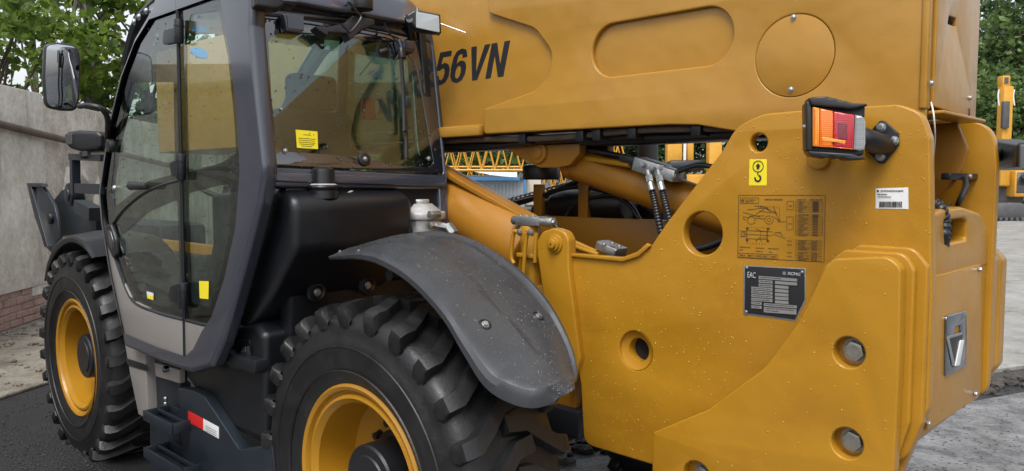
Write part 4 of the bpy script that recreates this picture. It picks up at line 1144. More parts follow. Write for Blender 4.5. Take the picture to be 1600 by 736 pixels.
# ---------------------------------------------------------------- generic tilted planes
def frm(n):
    n = Vector(n).normalized(); u = Vector((0, 0, 1)).cross(n).normalized(); v = n.cross(u)
    return u, v, n
def PP(px, py, O, n):
    u = (px - 800) / FPX; v = (368 - py) / FPX
    a_ = math.cos(PITCH) + v * math.sin(PITCH); z_ = -math.sin(PITCH) + v * math.cos(PITCH)
    r = Vector((a_ * _fw[0] + u * _rt[0], a_ * _fw[1] + u * _rt[1], z_)); C = Vector((0, 0, CAMH))
    n = Vector(n)
    return C + r * ((Vector(O) - C).dot(n) / r.dot(n))
def on(pts, O, n):
    U, V, N = frm(n); out = []
    for p in pts:
        q = PP(p[0], p[1], O, n) - Vector(O); out.append((q.dot(U), q.dot(V)) + tuple(p[2:]))
    return out
def pplate(name, px, O, n, thick, m, parent, holes=(), bevel=.003, off=0.0, res=2, label=None, seg=6, **kw):
    """plate on the plane (O, n): front face at 'off' metres in front of it, outline given as seen"""
    U, V, N = frm(n); O2 = Vector(O) + N * off
    bm = plate_mesh(roundpoly(on(px, O2, n), 0, seg), [roundpoly(on(h, O2, n), 0, seg) for h in holes], thick, bevel, res)
    c = O2 - N * thick / 2
    Mx = Matrix((U, V, N)).transposed().to_4x4(); Mx.translation = c
    bm.transform(Mx)
    return link(name, finish(bm, 40, keep=True), m, parent, label=label, **kw)

# ---------------------------------------------------------------- rear mudguard
def loft(name, secs, m, parent, closed=True, angle=40, **kw):
    bm = bmesh.new(); rings = [[bm.verts.new(p) for p in s] for s in secs]; n = len(rings[0])
    for i in range(len(rings) - 1):
        for k in range(n if closed else n - 1):
            bm.faces.new((rings[i][k], rings[i][(k + 1) % n], rings[i + 1][(k + 1) % n], rings[i + 1][k]))
    if closed: bm.faces.new(rings[0]); bm.faces.new(rings[-1][::-1])
    return link(name, finish(bm, angle), m, parent, **kw)
def resample(lst, n):
    pts = smooth_path([Vector(p) for p in lst], 8)
    return [pts[round(i * (len(pts) - 1) / (n - 1))] for i in range(n)]
def fender(near, far, hub, recess=True, name='mudguard', nsec=46, label=None):
    near = resample(near, nsec); far = resample(far, nsec); H_ = Vector(hub); secs = []; top = []
    for i, (N_, F_) in enumerate(zip(near, far)):
        s = i / (nsec - 1)
        o_ = Vector((N_.x - H_.x, 0, N_.z - H_.z)).normalized(); of = Vector((F_.x - H_.x, 0, F_.z - H_.z)).normalized()
        lip = (.036 + .024 * max(0, min(1, (s - .5) / .25))) * min(1, .35 + s * 4) * (1 - .75 * max(0, (s - .90) / .10))
        w0 = .85 * max(0, min(1, (s - .5) / .3)); ol = (o_ * (1 - w0) + Vector((0, 0, 1)) * w0).normalized()
        o_, osave = ol, o_
        out = [N_, N_ + o_ * lip * .55 - Vector((0, .002, 0)), N_ + o_ * lip * .9 + Vector((0, .008, 0))]
        st = N_ + o_ * lip * 1.05 + Vector((0, .022, 0)); o_ = osave; en = F_ + of * .004
        for k in range(30):
            t = k / 29; w_ = math.sin(math.pi * t)
            p = st.lerp(en, t) + (o_.lerp(of, t)) * (w_ * .030 * min(1, .3 + s * 2))
            if recess and .12 < s < .93:
                e_ = .30 + .18 * max(0, (s - .15)) ; 
                k2 = max(0, min(1, (t - e_) / .035)) * max(0, min(1, (.97 - t) / .05)) * max(0, min(1, (s - .12) / .05)) * max(0, min(1, (.93 - s) / .04))
                p = p - (o_.lerp(of, t)) * (.016 * k2)
            out.append(p)
        top.append(out[3:])
        out.append(F_ - of * .02 + Vector((0, .01, 0)))
        inn = [p - (o_ if j < 17 else of) * .006 + Vector((0, .006 if j < 3 else 0, 0)) for j, p in enumerate(out)]
        secs.append(out + inn[::-1])
    o = loft(name, secs, 'fender', T, angle=28, label=label)
    return o, top
near = [P(514, 404, Y=1.70), P(567, 405, Y=1.67), P(610, 422, Y=1.65), P(648, 450, Y=1.64), P(691, 498, Y=1.62), P(722, 550, Y=1.62), P(755, 602, Y=1.63), P(790, 627, Y=1.65), P(830, 638, Y=1.69), P(868, 630, Y=1.76)]
far = [P(575, 384, Y=1.84), P(640, 366, Y=2.00), P(690, 363, Y=2.09), P(735, 374, Y=2.12), P(775, 396, Y=2.10), P(818, 428, Y=2.08), P(858, 474, Y=2.06), P(888, 530, Y=2.02), P(901, 578, Y=1.96), P(894, 608, Y=1.87)]
fend, ftop = fender(near, far, (RX, 0, .60), label='wet grey rear mudguard')
def grid_sampler(g, tmin=1, tmax=27):
    def f():
        i = random.randrange(0, len(g) - 1); k = random.randrange(tmin, tmax)
        a_, b_ = random.random(), random.random()
        p = g[i][k].lerp(g[i + 1][k], a_).lerp(g[i][k + 1].lerp(g[i + 1][k + 1], a_), b_)
        nr = (g[i + 1][k] - g[i][k]).cross(g[i][k + 1] - g[i][k])
        if nr.z < 0: nr = -nr
        return p, nr.normalized()
    return f
drops('raindrops', fend, 1100, grid_sampler(ftop), .0008, .0034, m='dropd')
def near_on(g, px, py):
    best = None
    for i in range(len(g) - 1):
        for k in range(len(g[0]) - 1):
            q = g[i][k]; v = q - Vector((0, 0, CAMH)); d_ = v.x * _fw[0] + v.y * _fw[1]
            f_ = d_ * math.cos(PITCH) - v.z * math.sin(PITCH); vv = d_ * math.sin(PITCH) + v.z * math.cos(PITCH)
            x = 800 + FPX * (v.x * _rt[0] + v.y * _rt[1]) / f_; y = 368 - FPX * vv / f_
            e_ = (x - px) ** 2 + (y - py) ** 2
            if best is None or e_ < best[0]:
                nr = (g[i + 1][k] - g[i][k]).cross(g[i][k + 1] - g[i][k]); nr = nr if nr.z > 0 else -nr
                best = (e_, q, nr.normalized())
    return best[1], best[2]
for px, py in ((763, 511), (846, 496), (527, 385), (565, 402)):
    q, nr = near_on(ftop, px, py)
    if py > 450:
        bm = bmesh.new(); add_lathe(bm, [(.022, 0), (.020, .002), (.017, .0025), (.014, -.002), (.0001, -.002)], 28)
        F = frame_of(nr); F = Matrix((F.col[0], F.col[2], -F.col[1])).transposed().to_4x4(); F.translation = q
        link('bolt_cup', finish(bm), 'blackpl', fend, W=F)
    bolt(q, '', fend, BM_MED, 'steel', s=.75 if py > 450 else .4, dirv=nr)
cyl('mudguard_bracket', (RX - .1, 1.8, 1.30), (RX - .1, 2.4, 1.30), .022, 'blackmt', T)
# front mudguard
nf, ff = [], []
for k in range(9):
    a_ = R(62 + k * 10.2)
    nf.append(Vector((FX + .715 * math.cos(a_), 1.58, HZ + .715 * math.sin(a_)))); ff.append(Vector((FX + .735 * math.cos(a_), 2.04, HZ + .735 * math.sin(a_))))
fender(nf, ff, (FX, 0, HZ), False, label='black front mudguard')[0].data.materials[0] = M['blackpl']
# ---------------------------------------------------------------- black bodywork behind and under the cab
CX = -2.78
TILT = R(11)
CO, CN = (CX, 0, 1.68), (math.cos(TILT), 0, math.sin(TILT))
hp = [(-3.4, 1.60), (-2.82, 1.63, .03), (-2.69, 1.585, .07), (-2.70, 1.38, .10), (-2.88, 1.19, .12), (-3.04, 1.06, .06), (-3.10, 1.02, .02), (-3.4, 1.02)]
xprism('air_intake_housing', hp, 1.60, 2.20, 'blackpl', T, bevel=.035)
hs_ = T
for k in range(7):   # louvre slots at the right end
    q = P(570 + k * 11, 334, X=-2.70)
    box('louvre', (-2.708, q.y - .003, 1.515), (-2.697, q.y + .003, 1.56), 'blackmt', T, bevel=.001)
box('rear_bulkhead', (-3.0, 1.70, .72), (-2.90, 2.46, 1.60), 'blackpl', T, bevel=.02)
lb = [(-3.75, .80), (-3.55, 1.02, .02), (-3.02, 1.06, .04), (-2.945, 1.02, .04), (-2.955, .55, .03), (-3.35, .55), (-3.70, .70, .05)]
low = xprism('lower_body', lb, 1.60, 2.3, 'blackpl', T, bevel=.035)
# raised collar with the air intake cap
q = P(505, 300, X=-2.76)
ic = Vector((-2.76, q.y, 1.585))
bm = bmesh.new()
prof = [(.001, 0), (.062, 0), (.060, .03), (.054, .034), (.056, .038), (.061, .046), (.057, .052), (.049, .054), (.048, .058), (.047, .108), (.044, .119), (.034, .126), (.0005, .129)]
add_lathe(bm, prof, 40, Matrix.Translation(ic) @ Matrix.Rotation(R(90), 4, 'X')); cap = link('air_intake_cap', finish(bm, 30), 'blackpl', T)
bm = bmesh.new(); add_lathe(bm, [(.049, .052), (.058, .0545), (.049, .060)], 40, Matrix.Translation(ic) @ Matrix.Rotation(R(90), 4, 'X'))
link('foam_ring', finish(bm), 'alu', cap)
# screws with cups on the black panels
for px, py, X_ in ((495, 457, -2.88), (574, 446, -2.88)):
    q = P(px, py, X=X_ + .02); 
    bm = bmesh.new(); add_lathe(bm, [(.045, 0), (.04, .012), (.03, .014), (.022, .004), (.0005, .004)], 30, Matrix.Translation((X_ + .016, q.y, q.z)) @ Matrix.Rotation(R(-90), 4, 'Z'))
    link('screw_cup', finish(bm), 'blackmt', T); bolt((X_ + .022, q.y, q.z), '+X', T, BM_MED, 'steel')
q = P(420, 375, Y=1.63); bolt((q.x, 1.632, q.z), '-Y', T, BM_MED, 'alu', name='knob', s=1.5)
q = P(545, 300, X=-2.76); box('fallen_leaf', (-2.77, q.y - .015, 1.607), (-2.757, q.y + .02, 1.611), 'cream', T, bevel=.001, rot=Matrix.Rotation(R(15), 3, 'X'))
# recessed step lamp
pplate('lamp_recess', [(360, 548, .01), (372, 532, .01), (390, 530, .008), (389, 560), (383, 583, .01), (356, 575, .01)], (0, 1.60, 0), (0, -1, 0), .012, 'blackpl', low, bevel=.004, off=.003)
sl_ = pplate('step_lamp', [(366, 548), (386, 541), (388, 556), (382, 570), (366, 566)], (0, 1.60, 0), (0, -1, 0), .02, 'hose', low, bevel=.006, off=.02)
pplate('lamp_glass', [(369, 545), (384, 541), (384, 550), (369, 552)], (0, 1.60, 0), (0, -1, 0), .006, 'chrome', low, bevel=.002, off=.026)
# ---- skirt, steps
SK = T
skirt = pplate('side_skirt', [(278, 606, .01), (300, 610, .03), (318, 619, .06), (337, 647, .08), (374, 703, .04), (425, 697), (432, 760), (300, 760), (284, 700), (281, 650)], (0, 1.555, 0), (0, -1, 0), .05, 'bluemt', T, bevel=.005)
rf = pplate('reflector', [(294, 642), (317.5, 654.5), (317.5, 672), (294, 659.5)], (0, 1.555, 0), (0, -1, 0), .002, 'red', skirt, bevel=.0003, off=.0025)
pplate('reflector', [(317.5, 654.5), (341.5, 667.5), (341.5, 685.5), (317.5, 672)], (0, 1.555, 0), (0, -1, 0), .002, 'sticker_w', skirt, bevel=.0003, off=.0025)
bm = bmesh.new()
for k in range(3):
    bm.faces.new([bm.verts.new(P(a_, b_, Y=1.5515)) for a_, b_ in ((321, 665 + k * 3.4), (338, 674 + k * 3.4), (338, 674.7 + k * 3.4), (321, 665.7 + k * 3.4))])
link('reflector_print', finish(bm, smooth=False), 'grille', skirt)
def stepbox(name, px0, px1, pyt, hgt, Y0, Y1):
    a_ = P(px0, pyt, Y=Y0); b_ = P(px1, pyt, Y=Y0); z1 = P((px0 + px1) / 2, pyt, Y=Y0).z
    st = link(name, None, None, T, W=Matrix.Translation((a_.x, Y0, z1)))
    prof_t = .008; wth = .012
    for lo, hi in (((a_.x, Y0, z1 - hgt), (b_.x, Y0 + wth, z1)), ((a_.x, Y1 - wth, z1 - hgt), (b_.x, Y1, z1)), ((a_.x, Y0 + wth, z1 - hgt), (a_.x + wth, Y1 - wth, z1)), ((b_.x - wth, Y0 + wth, z1 - hgt), (b_.x, Y1 - wth, z1)), ((a_.x + wth, (Y0 + Y1) / 2 - .006, z1 - .02), (b_.x - wth, (Y0 + Y1) / 2 + .006, z1 - .002))):
        box('edge', lo, hi, 'bluemt', st, bevel=.003)
    box('tread', (a_.x + wth, Y0 + wth, z1 - hgt), (b_.x - wth, Y1 - wth, z1 - hgt + .012), 'blackmt', st, bevel=.001)
    return st
stepbox('step', 223, 266, 652, .05, 1.46, 1.60)
stepbox('step', 224, 282, 716, .05, 1.46, 1.60)
pplate('step_bracket', [(231, 545), (281, 568), (281, 760), (236, 760)], (0, 1.61, 0), (0, -1, 0), .04, 'bluemt', T, bevel=.004)
for px, py in ((238, 623), (257, 623), (238, 633), (257, 631), (241, 709), (262, 706), (294, 703)):
    q = P(px, py, Y=1.60); bolt((q.x, 1.606, q.z), '-Y', T, BM_DOME, 'steel', s=1.3)
pplate('rocker_panel', [(194, 533), (226, 547), (231, 655), (216, 648), (203, 585)], (0, 1.56, 0), (0, -1, 0), .06, 'greige', T, bevel=.006)
pplate('rocker_trim', [(197, 560), (228, 570), (229, 580), (199, 571)], (0, 1.558, 0), (0, -1, 0), .004, 'blackmt', T, bevel=.001, off=.003)
lk = pplate('lock_plate', [(241, 567), (280, 578), (280, 599), (243, 588)], (0, 1.575, 0), (0, -1, 0), .03, 'greige', T, bevel=.003)
q = P(258, 577, Y=1.56); cyl('lock', (q.x, 1.55, q.z), (q.x, 1.575, q.z), .016, 'chrome', lk, bevel=.003)

# ================================================================= the cab
YC = 1.50
cabo = link('cab', None, None, T, W=Matrix.Translation((-3.4, 1.9, .9)))
SO, SN = (0, YC, 0), (0, -1, 0)
ap_px = [(372, -60), (352, -10, .05), (368, 90), (379, 180, .1), (383, 268, .1), (376, 360, .1), (358, 440, .1), (338, 500, .05), (322, 524, .03), (308, 552, .04), (294, 564, .03), (250, 549, .05), (196, 526, .02), (186, 490), (172, 425, .1), (160, 350, .1), (156, 300, .1), (163, 250, .1), (172, 190, .2), (190, 118, .1), (212, 62, .08), (243, 12, .1), (262, -60)]
ap = roundpoly(oy([p if len(p) > 2 else p for p in ap_px], YC), 0, 6)
# ---- side frame: band round the door and the thick rear corner pillar
out_px = [(394, -60), (391, 40, .05), (401, 160, .3), (411, 268, .15), (404, 320, .1), (388, 385, .3), (366, 468, .3), (347, 535, .2), (330, 574, .10), (300, 584, .05), (250, 567, .05), (194, 542, .02), (186, 500), (170, 425, .1), (158, 350, .1), (154, 300, .1), (161, 249, .1), (170, 189, .2), (188, 115, .1), (209, 58, .08), (238, 8, .1), (250, -60)]
side_ring = clipz(roundpoly(oy(out_px, YC - .012), 0, 6), 2.50)
ap2 = clipz(ap, 2.42)
yplate('side_frame', side_ring, YC - .012, .07, 'frame', cabo, holes=[ap2], bevel=.022, res=4)
# corner pillar body rounding into the rear face
pil = []
for px, py in ((404, -10), (405, 60), (408, 160), (411, 262), (402, 325), (386, 390), (364, 475), (344, 538)):
    q = P(px, py, Y=YC + .01); q.x -= .088 * (max(0, q.z - 1.68) / .7); pil.append(Vector((q.x - .055, YC + .040, q.z)))
sect = [(math.copysign(abs(math.cos(t)) ** .6, math.cos(t)) * 1.0, math.copysign(abs(math.sin(t)) ** .6, math.sin(t)) * .85) for t in [2 * math.pi * k / 24 for k in range(24)]]
tube('corner_pillar', pil, .050, 'frame', cabo, sect=sect, up=(0, 1, 0), sub=6, angle=60)
# rear frame
rf_out = [(400, 8), (640, 14), (664, 18, .05), (680, 38, .03), (700, 275, .05), (702, 296), (412, 292), (413, 268, .05), (404, 60, .05)]
rf_in = [(406, 24, .02), (540, 34, .02), (655, 62, .02), (673, 66, .02), (693, 268, .02), (691, 272, .01), (416, 258, .02)]
pplate('rear_frame', rf_out, CO, CN, .06, 'frame', cabo, holes=[rf_in], bevel=.015, res=3)
pplate('rear_rail', [(412, 268), (697, 279), (698, 291), (413, 283)], CO, CN, .03, 'frame', cabo, off=.012, bevel=.006)
pplate('rear_lower_panel', [(446, 289), (690, 294), (690, 395), (456, 395)], CO, CN, .02, 'blackpl', cabo, off=-.02, bevel=.002)
pplate('rear_right_post', [(686, 290), (699, 292), (706, 400), (692, 400)], CO, CN, .05, 'frame', cabo, off=.0, bevel=.012)
box('rear_right_pillar', (-2.86, 2.36, 1.2), (-2.80, 2.455, 1.66), 'frame', cabo, bevel=.012)
# roof
bm = bmesh.new()
rz0, rz1 = 2.43, 2.53
bm.free()
xprism('roof', [(-3.80, 2.39), (-3.80, 2.50, .08), (-3.3, 2.55, .3), (-2.95, 2.53, .13), (-2.85, 2.38, .04), (-2.90, 2.365)], 1.50, 2.44, 'frame', cabo, bevel=.05)
box('floor', (-4.3, 1.56, .86), (-2.95, 2.44, .92), 'blackmt', cabo, bevel=.01)
# front and right-hand posts of the cab
for y in (YC + .04, 2.42):
    tube('front_post', [(-4.28, y, .9), (-4.43, y, 1.45), (-4.36, y, 1.78), (-4.05, y, 2.18), (-3.74, y, 2.44)], .026, 'frame', cabo, n=8)
rw_out = roundpoly([(-4.30, .90), (-4.44, 1.45, .1), (-4.36, 1.80, .1), (-4.05, 2.20, .1), (-3.74, 2.45, .1), (-2.90, 2.45, .05), (-2.80, 1.68, .05), (-2.95, 1.3), (-3.2, .90)], 0)
rw_in = roundpoly([(-4.20, 1.30, .05), (-4.34, 1.50, .08), (-4.28, 1.80, .1), (-3.98, 2.17, .1), (-3.70, 2.36, .08), (-3.00, 2.36, .06), (-2.93, 1.72, .06), (-3.05, 1.38, .05), (-3.5, 1.30, .03)], 0)
yplate('right_frame', rw_out, 2.40, .04, 'blackmt', cabo, holes=[rw_in], bevel=.006)
yplate('right_window', rw_in, 2.418, .005, 'glass', cabo, bevel=0)
cyl('middle_post', (-3.62, 2.40, 1.28), (-3.50, 2.40, 2.40), .028, 'blackmt', cabo)
ws = bmesh.new()
vv = [[ws.verts.new((x, y, z)) for y in (YC + .05, 2.41)] for x, z in ((-4.30, .95), (-4.45, 1.45), (-4.38, 1.79), (-4.07, 2.20), (-3.76, 2.46))]
for i in range(4): ws.faces.new((vv[i][0], vv[i][1], vv[i + 1][1], vv[i + 1][0]))
link('windscreen', finish(ws), 'glass', cabo)
# roof guard grille
for k in range(5):
    x = -3.66 + k * .16
    tube('roof_bar', [(x, 1.56, 2.425), (x, 2.40, 2.425)], .012, 'grille', cabo, n=6, sub=1)
# ---- interior


bm = bmesh.new()
add_box(bm, (-3.62, 1.76, 1.28), (-3.16, 2.20, 1.40), .05, 3)
add_box(bm, (-3.27, 1.77, 1.38), (-3.13, 2.19, 1.98), .05, 3, rot=Matrix.Rotation(R(8), 3, 'Y'))
add_box(bm, (-3.20, 1.86, 1.98), (-3.11, 2.10, 2.14), .03, 3)
add_cyl(bm, (-3.38, 1.98, .92), (-3.38, 1.98, 1.28), .14)
for y in (1.70, 2.20): add_box(bm, (-3.50, y, 1.52), (-3.18, y + .06, 1.57), .02, 2)
link('seat', finish(bm, 50), 'seat', cabo)
box('seat_belt_reel', (-3.12, 2.22, 1.95), (-3.07, 2.28, 2.05), 'red', cabo, bevel=.01)
bm = bmesh.new()
add_box(bm, (-4.24, 1.85, .92), (-4.06, 2.10, 1.25), .05, 3, rot=Matrix.Rotation(R(-12), 3, 'Y'))
add_cyl(bm, (-4.08, 1.95, 1.2), (-3.90, 1.95, 1.62), .035)
link('dashboard', finish(bm), 'seat', cabo)
bm = bmesh.new()
c0 = Vector((-3.88, 1.95, 1.64)); F = frame_of(Vector((.45, 0, .9)))
ringp = [c0 + F @ Vector((.19 * math.cos(t), .19 * math.sin(t), 0)) for t in [2 * math.pi * k / 32 for k in range(33)]]
add_tube(bm, ringp, .014, 8)
for t in (0, 2.1, 4.2): add_tube(bm, [c0, c0 + F @ Vector((.18 * math.cos(t), .18 * math.sin(t), 0))], .010, 6)
link('steering_wheel', finish(bm, 60), 'grille', cabo)
box('sun_card', (-3.30, 2.385, 2.0), (-3.20, 2.392, 2.06), 'cream', cabo, bevel=.001)
q = P(311, 83, X=-4.02); cyl('round_sticker', (q.x, q.y, q.z), (q.x + .003, q.y, q.z + .003), .045, 'blue', cabo)
# ---------------------------------------------------------------- door and side window
door = link('door', None, None, T, W=Matrix.Translation((-4.0, YC, .9)))
sw = link('side_window', None, None, T, W=Matrix.Translation((-3.1, YC, .9)))
XS_T, XS_B = P(277, 10, Y=YC).x, P(290, 560, Y=YC).x
def split(poly, left, gap=.004):
    """keep the part of the outline left or right of the hinge line"""
    def side(p): return p[0] - (XS_B + (XS_T - XS_B) * (p[1] - .85) / (2.48 - .85)) + (gap if left else -gap)
    out = []; n = len(poly); sgn = -1 if left else 1
    for i in range(n):
        a_, b_ = poly[i - 1], poly[i]; sa, sb = side(a_) * sgn, side(b_) * sgn
        if (sa > 0) != (sb > 0):
            t = sa / (sa - sb); out.append((a_[0] + (b_[0] - a_[0]) * t, a_[1] + (b_[1] - a_[1]) * t))
        if sb > 0: out.append(b_)
    return out
apz = ap2
pan_px = [(150, 300), (157, 300), (161, 345, .05), (190, 432, .1), (208, 470, .06), (246, 488, .1), (286, 499), (330, 507), (345, 509), (345, 600), (150, 600)]
pan = oy(pan_px, YC)
low_px = [(156.5, 300), (162, 345, .05), (190, 432, .15), (208, 469, .10), (246, 487, .1), (288, 499), (329, 508), (321, 525, .02), (307, 551, .05), (294, 563, .03), (250, 548, .05), (197, 525, .02), (186, 488), (172, 424, .1), (160, 350, .1)]
lowp = roundpoly(oy(low_px, YC), 0, 6)
yplate('lower_panel', split(lowp, True), YC - .004, .03, 'greige', door, bevel=.004)
yplate('lower_panel', split(lowp, False), YC - .004, .03, 'greige', sw, bevel=.004)
# glass over everything above the lower panel
gl_px = [(352, -10, .05), (368, 90), (379, 180, .1), (382, 268, .1), (375, 360, .1), (357, 440, .1), (337, 497, .03), (329, 508), (288, 500), (246, 488, .1), (208, 470, .10), (190, 432, .15), (162, 345, .05), (157, 301, .1), (163, 250, .1), (172, 190, .2), (190, 118, .1), (212, 62, .08), (243, 12, .1), (262, -60), (352, -60)]
glp = clipz(roundpoly(oy(gl_px, YC), 0, 6), 2.42)
yplate('glass_pane', split(glp, True), YC + .006, .005, 'glass', door, bevel=0)
yplate('glass_pane', split(glp, False), YC + .006, .005, 'glass', sw, bevel=0)
# black printed borders
M['band'] = glass('smoked_band', (0.58, 0.58, 0.56), 1.2)
bdo = glp
in_px = [(345, 30, .05), (357, 90), (366, 180, .1), (369, 262, .1), (366, 350, .1), (350, 430, .1), (326, 482, .05), (288, 470), (246, 468, .1), (216, 452, .10), (200, 420, .15), (180, 360, .05), (192, 342, .1), (283, 300)]
def ringplate(name, outer, inner, m, parent, Y):
    yplate(name, outer, Y, .0012, m, parent, holes=[inner], bevel=0)
# lower pane of the door: clear opening and border
L_out = split(glp, True); R_out = split(glp, False)
L_lo_in = roundpoly(oy([(183, 372, .03), (232, 330, .25), (276, 312, .02), (280, 462, .02), (262, 482, .03), (236, 476, .08), (216, 458, .08), (196, 408, .1)], YC), 0, 6)
L_up_in = roundpoly(oy([(172, 300, .03), (178, 235, .2), (196, 160, .1), (204, 128, .04), (270, 128, .02), (272, 272, .02), (230, 283, .2), (180, 322, .03)], YC), 0, 6)
R_lo_in = roundpoly(oy([(293, 302, .02), (340, 290, .2), (358, 288, .03), (358, 360, .1), (343, 432, .1), (325, 482, .03), (298, 473, .03)], YC), 0, 6)
R_up_in = roundpoly(oy([(290, 70, .02), (296, 22, .03), (340, 16, .03), (355, 90, .1), (364, 180, .1), (368, 240, .03), (345, 254, .1), (294, 270, .02)], YC), 0, 6)
yplate('smoked_border', L_out, YC + .0035, .0012, 'band', door, holes=[L_lo_in, L_up_in], bevel=0)
yplate('smoked_border', R_out, YC + .0035, .0012, 'band', sw, holes=[R_lo_in, R_up_in], bevel=0)
# dark edge line round the lower glass and between the panes
tube('seal', [P(x, y, Y=YC - .001) for x, y in ((157, 301), (162, 345), (176, 388), (190, 432), (208, 470), (246, 488), (286, 499))], .008, 'seat', door, n=6)
tube('seal', [P(x, y, Y=YC - .001) for x, y in ((291, 500), (329, 508), (340, 490), (357, 440), (375, 360), (382, 268))], .008, 'hose', sw, n=6)
tube('pane_seal', [P(x, y, Y=YC - .001) for x, y in ((175, 352), (190, 331), (215, 308), (245, 292), (281, 281))], .0055, 'hose', door, n=6)
# hinge bar and hinges
tube('hinge_bar', [P(277, -10, Y=YC - .004), P(281, 180, Y=YC - .004), P(286, 400, Y=YC - .004), P(289, 560, Y=YC - .004)], .0085, 'blackmt', door, n=8)
for (px, y0, y1) in ((279.5, 30, 68), (283, 240, 281), (286.5, 442, 482)):
    a_, b_ = P(px, y0, Y=YC - .02), P(px, y1, Y=YC - .02)
    bm = bmesh.new(); add_cyl(bm, b_, a_, .020, n=16, bevel=.004)
    for t in (.28, .72): add_cyl(bm, b_.lerp(a_, t - .02), b_.lerp(a_, t + .02), .0225, n=16)
    link('hinge', finish(bm, 40), 'blackmt', door)
for pl in ([(264, 255, .01), (275, 250, .005), (281, 252), (281, 278), (268, 275, .01)], [(266, 448, .01), (281, 443), (281, 474), (268, 472, .01), (263, 460)], [(255, 48, .02), (278, 42), (278, 66), (254, 70, .02)]):
    yplate('hinge_plate', roundpoly(oy(pl, YC - .006), 0, 4), YC - .006, .006, 'blackmt', door, bevel=.001)
# door handle, knobs, window latch
hd = roundpoly(oy([(164, 352, .01), (172, 350, .02), (180, 375, .04), (181, 398, .02), (176, 404, .01), (167, 385, .04), (162, 365, .02)], YC - .02), 0, 6)
yplate('handle', hd, YC - .02, .022, 'hose', door, bevel=.008, res=3)
hd2 = roundpoly(oy([(168, 360, .01), (172, 360, .02), (177, 378, .03), (176, 392, .02), (170, 380, .03)], YC - .022), 0, 4)
yplate('handle_cup', hd2, YC - .0215, .004, 'chrome', door, bevel=.001)
q = P(177, 228, Y=YC); cyl('knob', (q.x, YC - .030, q.z), (q.x, YC + .004, q.z), .035, 'hose', door, bevel=.010)
q = P(179, 294, Y=YC); bolt((q.x, YC + .003, q.z), '-Y', door, BM_DOME, 'blackmt', s=1.8)
a_, b_ = P(204, 290, Y=YC - .035), P(229, 291, Y=YC - .035)
cyl('window_latch', a_, b_, .022, 'hose', door, r2=.016, bevel=.006); cyl('latch_tip', P(197, 290, Y=YC - .035), a_, .007, 'steel', door)
# notch plate at the pillar
yplate('notch_plate', roundpoly(oy([(364, 268, .01), (380, 262), (384, 300), (372, 302, .02), (366, 292, .01), (373, 280, .01)], YC - .004), 0, 4), YC - .004, .01, 'blackmt', sw, bevel=.002)
# stickers
pplate('yellow_sticker', [(311, 439), (326, 439.5), (325.5, 467.5), (312, 466)], (0, YC + .002, 0), (0, -1, 0), .001, 'sticker_y', sw, off=.0, bevel=0)
pplate('white_sticker', [(229, 455), (239.5, 458), (239.5, 469), (230, 466)], (0, YC + .002, 0), (0, -1, 0), .001, 'sticker_w', door, off=.0, bevel=0)
pplate('yellow_sticker', [(230, 461), (239.5, 463), (239.5, 469), (230, 466)], (0, YC + .0005, 0), (0, -1, 0), .001, 'sticker_y', door, off=.0, bevel=0)
# ---------------------------------------------------------------- rear window
rwin = link('rear_window', None, None, T, W=Matrix.Translation((-2.85, 2.0, 1.7)))
g_out = [(407, 25, .02), (540, 35, .02), (655, 63, .02), (672, 67, .02), (692, 268, .02), (690, 271, .01), (417, 257, .02)]
clear = [(419, 60, .03), (436, 52, .02), (500, 54, .0), (590, 64, .02), (608, 72, .02), (612, 90, .02), (645, 92, .02), (652, 110, .05), (678, 255, .02), (670, 262, .02), (608, 258, .02), (596, 252, .02), (520, 242, .02), (440, 236, .03), (432, 225, .03), (424, 150, .1)]
pplate('black_border', g_out, CO, CN, .004, 'frit', rwin, holes=[clear], off=.004, bevel=.001)
pplate('glass_pane', clear, CO, CN, .004, 'glass_rear', rwin, off=.0035, bevel=0)
pplate('yellow_label', [(462, 202.5), (496, 205.5), (497, 233), (464, 231)], CO, CN, .001, 'sticker_y', rwin, off=.0062, bevel=0)
bm = bmesh.new()
O2 = Vector(CO) + Vector(CN) * .0068
for k, (x0, x1) in enumerate(((474, 486), (466, 493), (467, 492), (466, 493), (468, 491), (471, 488))):
    y = 210 + k * 3.1 + (2 if k else 0)
    bm.faces.new([bm.verts.new(PP(a_, b_, O2, CN)) for a_, b_ in ((x0, y), (x1, y + (x1 - x0) * .08), (x1, y + .9 + (x1 - x0) * .08), (x0, y + .9))])
link('label_print', finish(bm, smooth=False), 'inkbrown', rwin)
pplate('white_card', [(507, 62), (530, 64), (530, 79), (507, 77)], CO, CN, .001, 'sticker_w', rwin, off=-.006, bevel=0)
for px, py, s in ((446, 236, 1.0), (569, 249, 1.0), (670, 248, 1.0), (440, 171, .6)):
    q = PP(px, py, O2, CN)
    if px == 569: 
        cyl('pivot_grommet', q - Vector(CN) * .002, q + Vector(CN) * .008, .030, 'hose', rwin, bevel=.004); q = q + Vector(CN) * .008
    bolt(q, '', rwin, BM_DOME, 'steel', dirv=CN, s=s * 1.1)
pg = roundpoly(on(g_out, O2, CN), 0, 3); UU, VV, NN = frm(CN)
drops('raindrops', rwin, 420, poly_sampler(pg, lambda q: O2 + UU * q[0] + VV * q[1], CN), .0012, .0045, m='dropd', flat=.3, sag=1.5)
drops('raindrops', door, 260, poly_sampler(L_out, lambda q: Vector((q[0], YC + .0028, q[1])), (0, -1, 0)), .0015, .005, m='dropd', flat=.3, sag=1.5)
drops('raindrops', sw, 140, poly_sampler(R_out, lambda q: Vector((q[0], YC + .0028, q[1])), (0, -1, 0)), .0015, .005, m='dropd', flat=.3, sag=1.5)
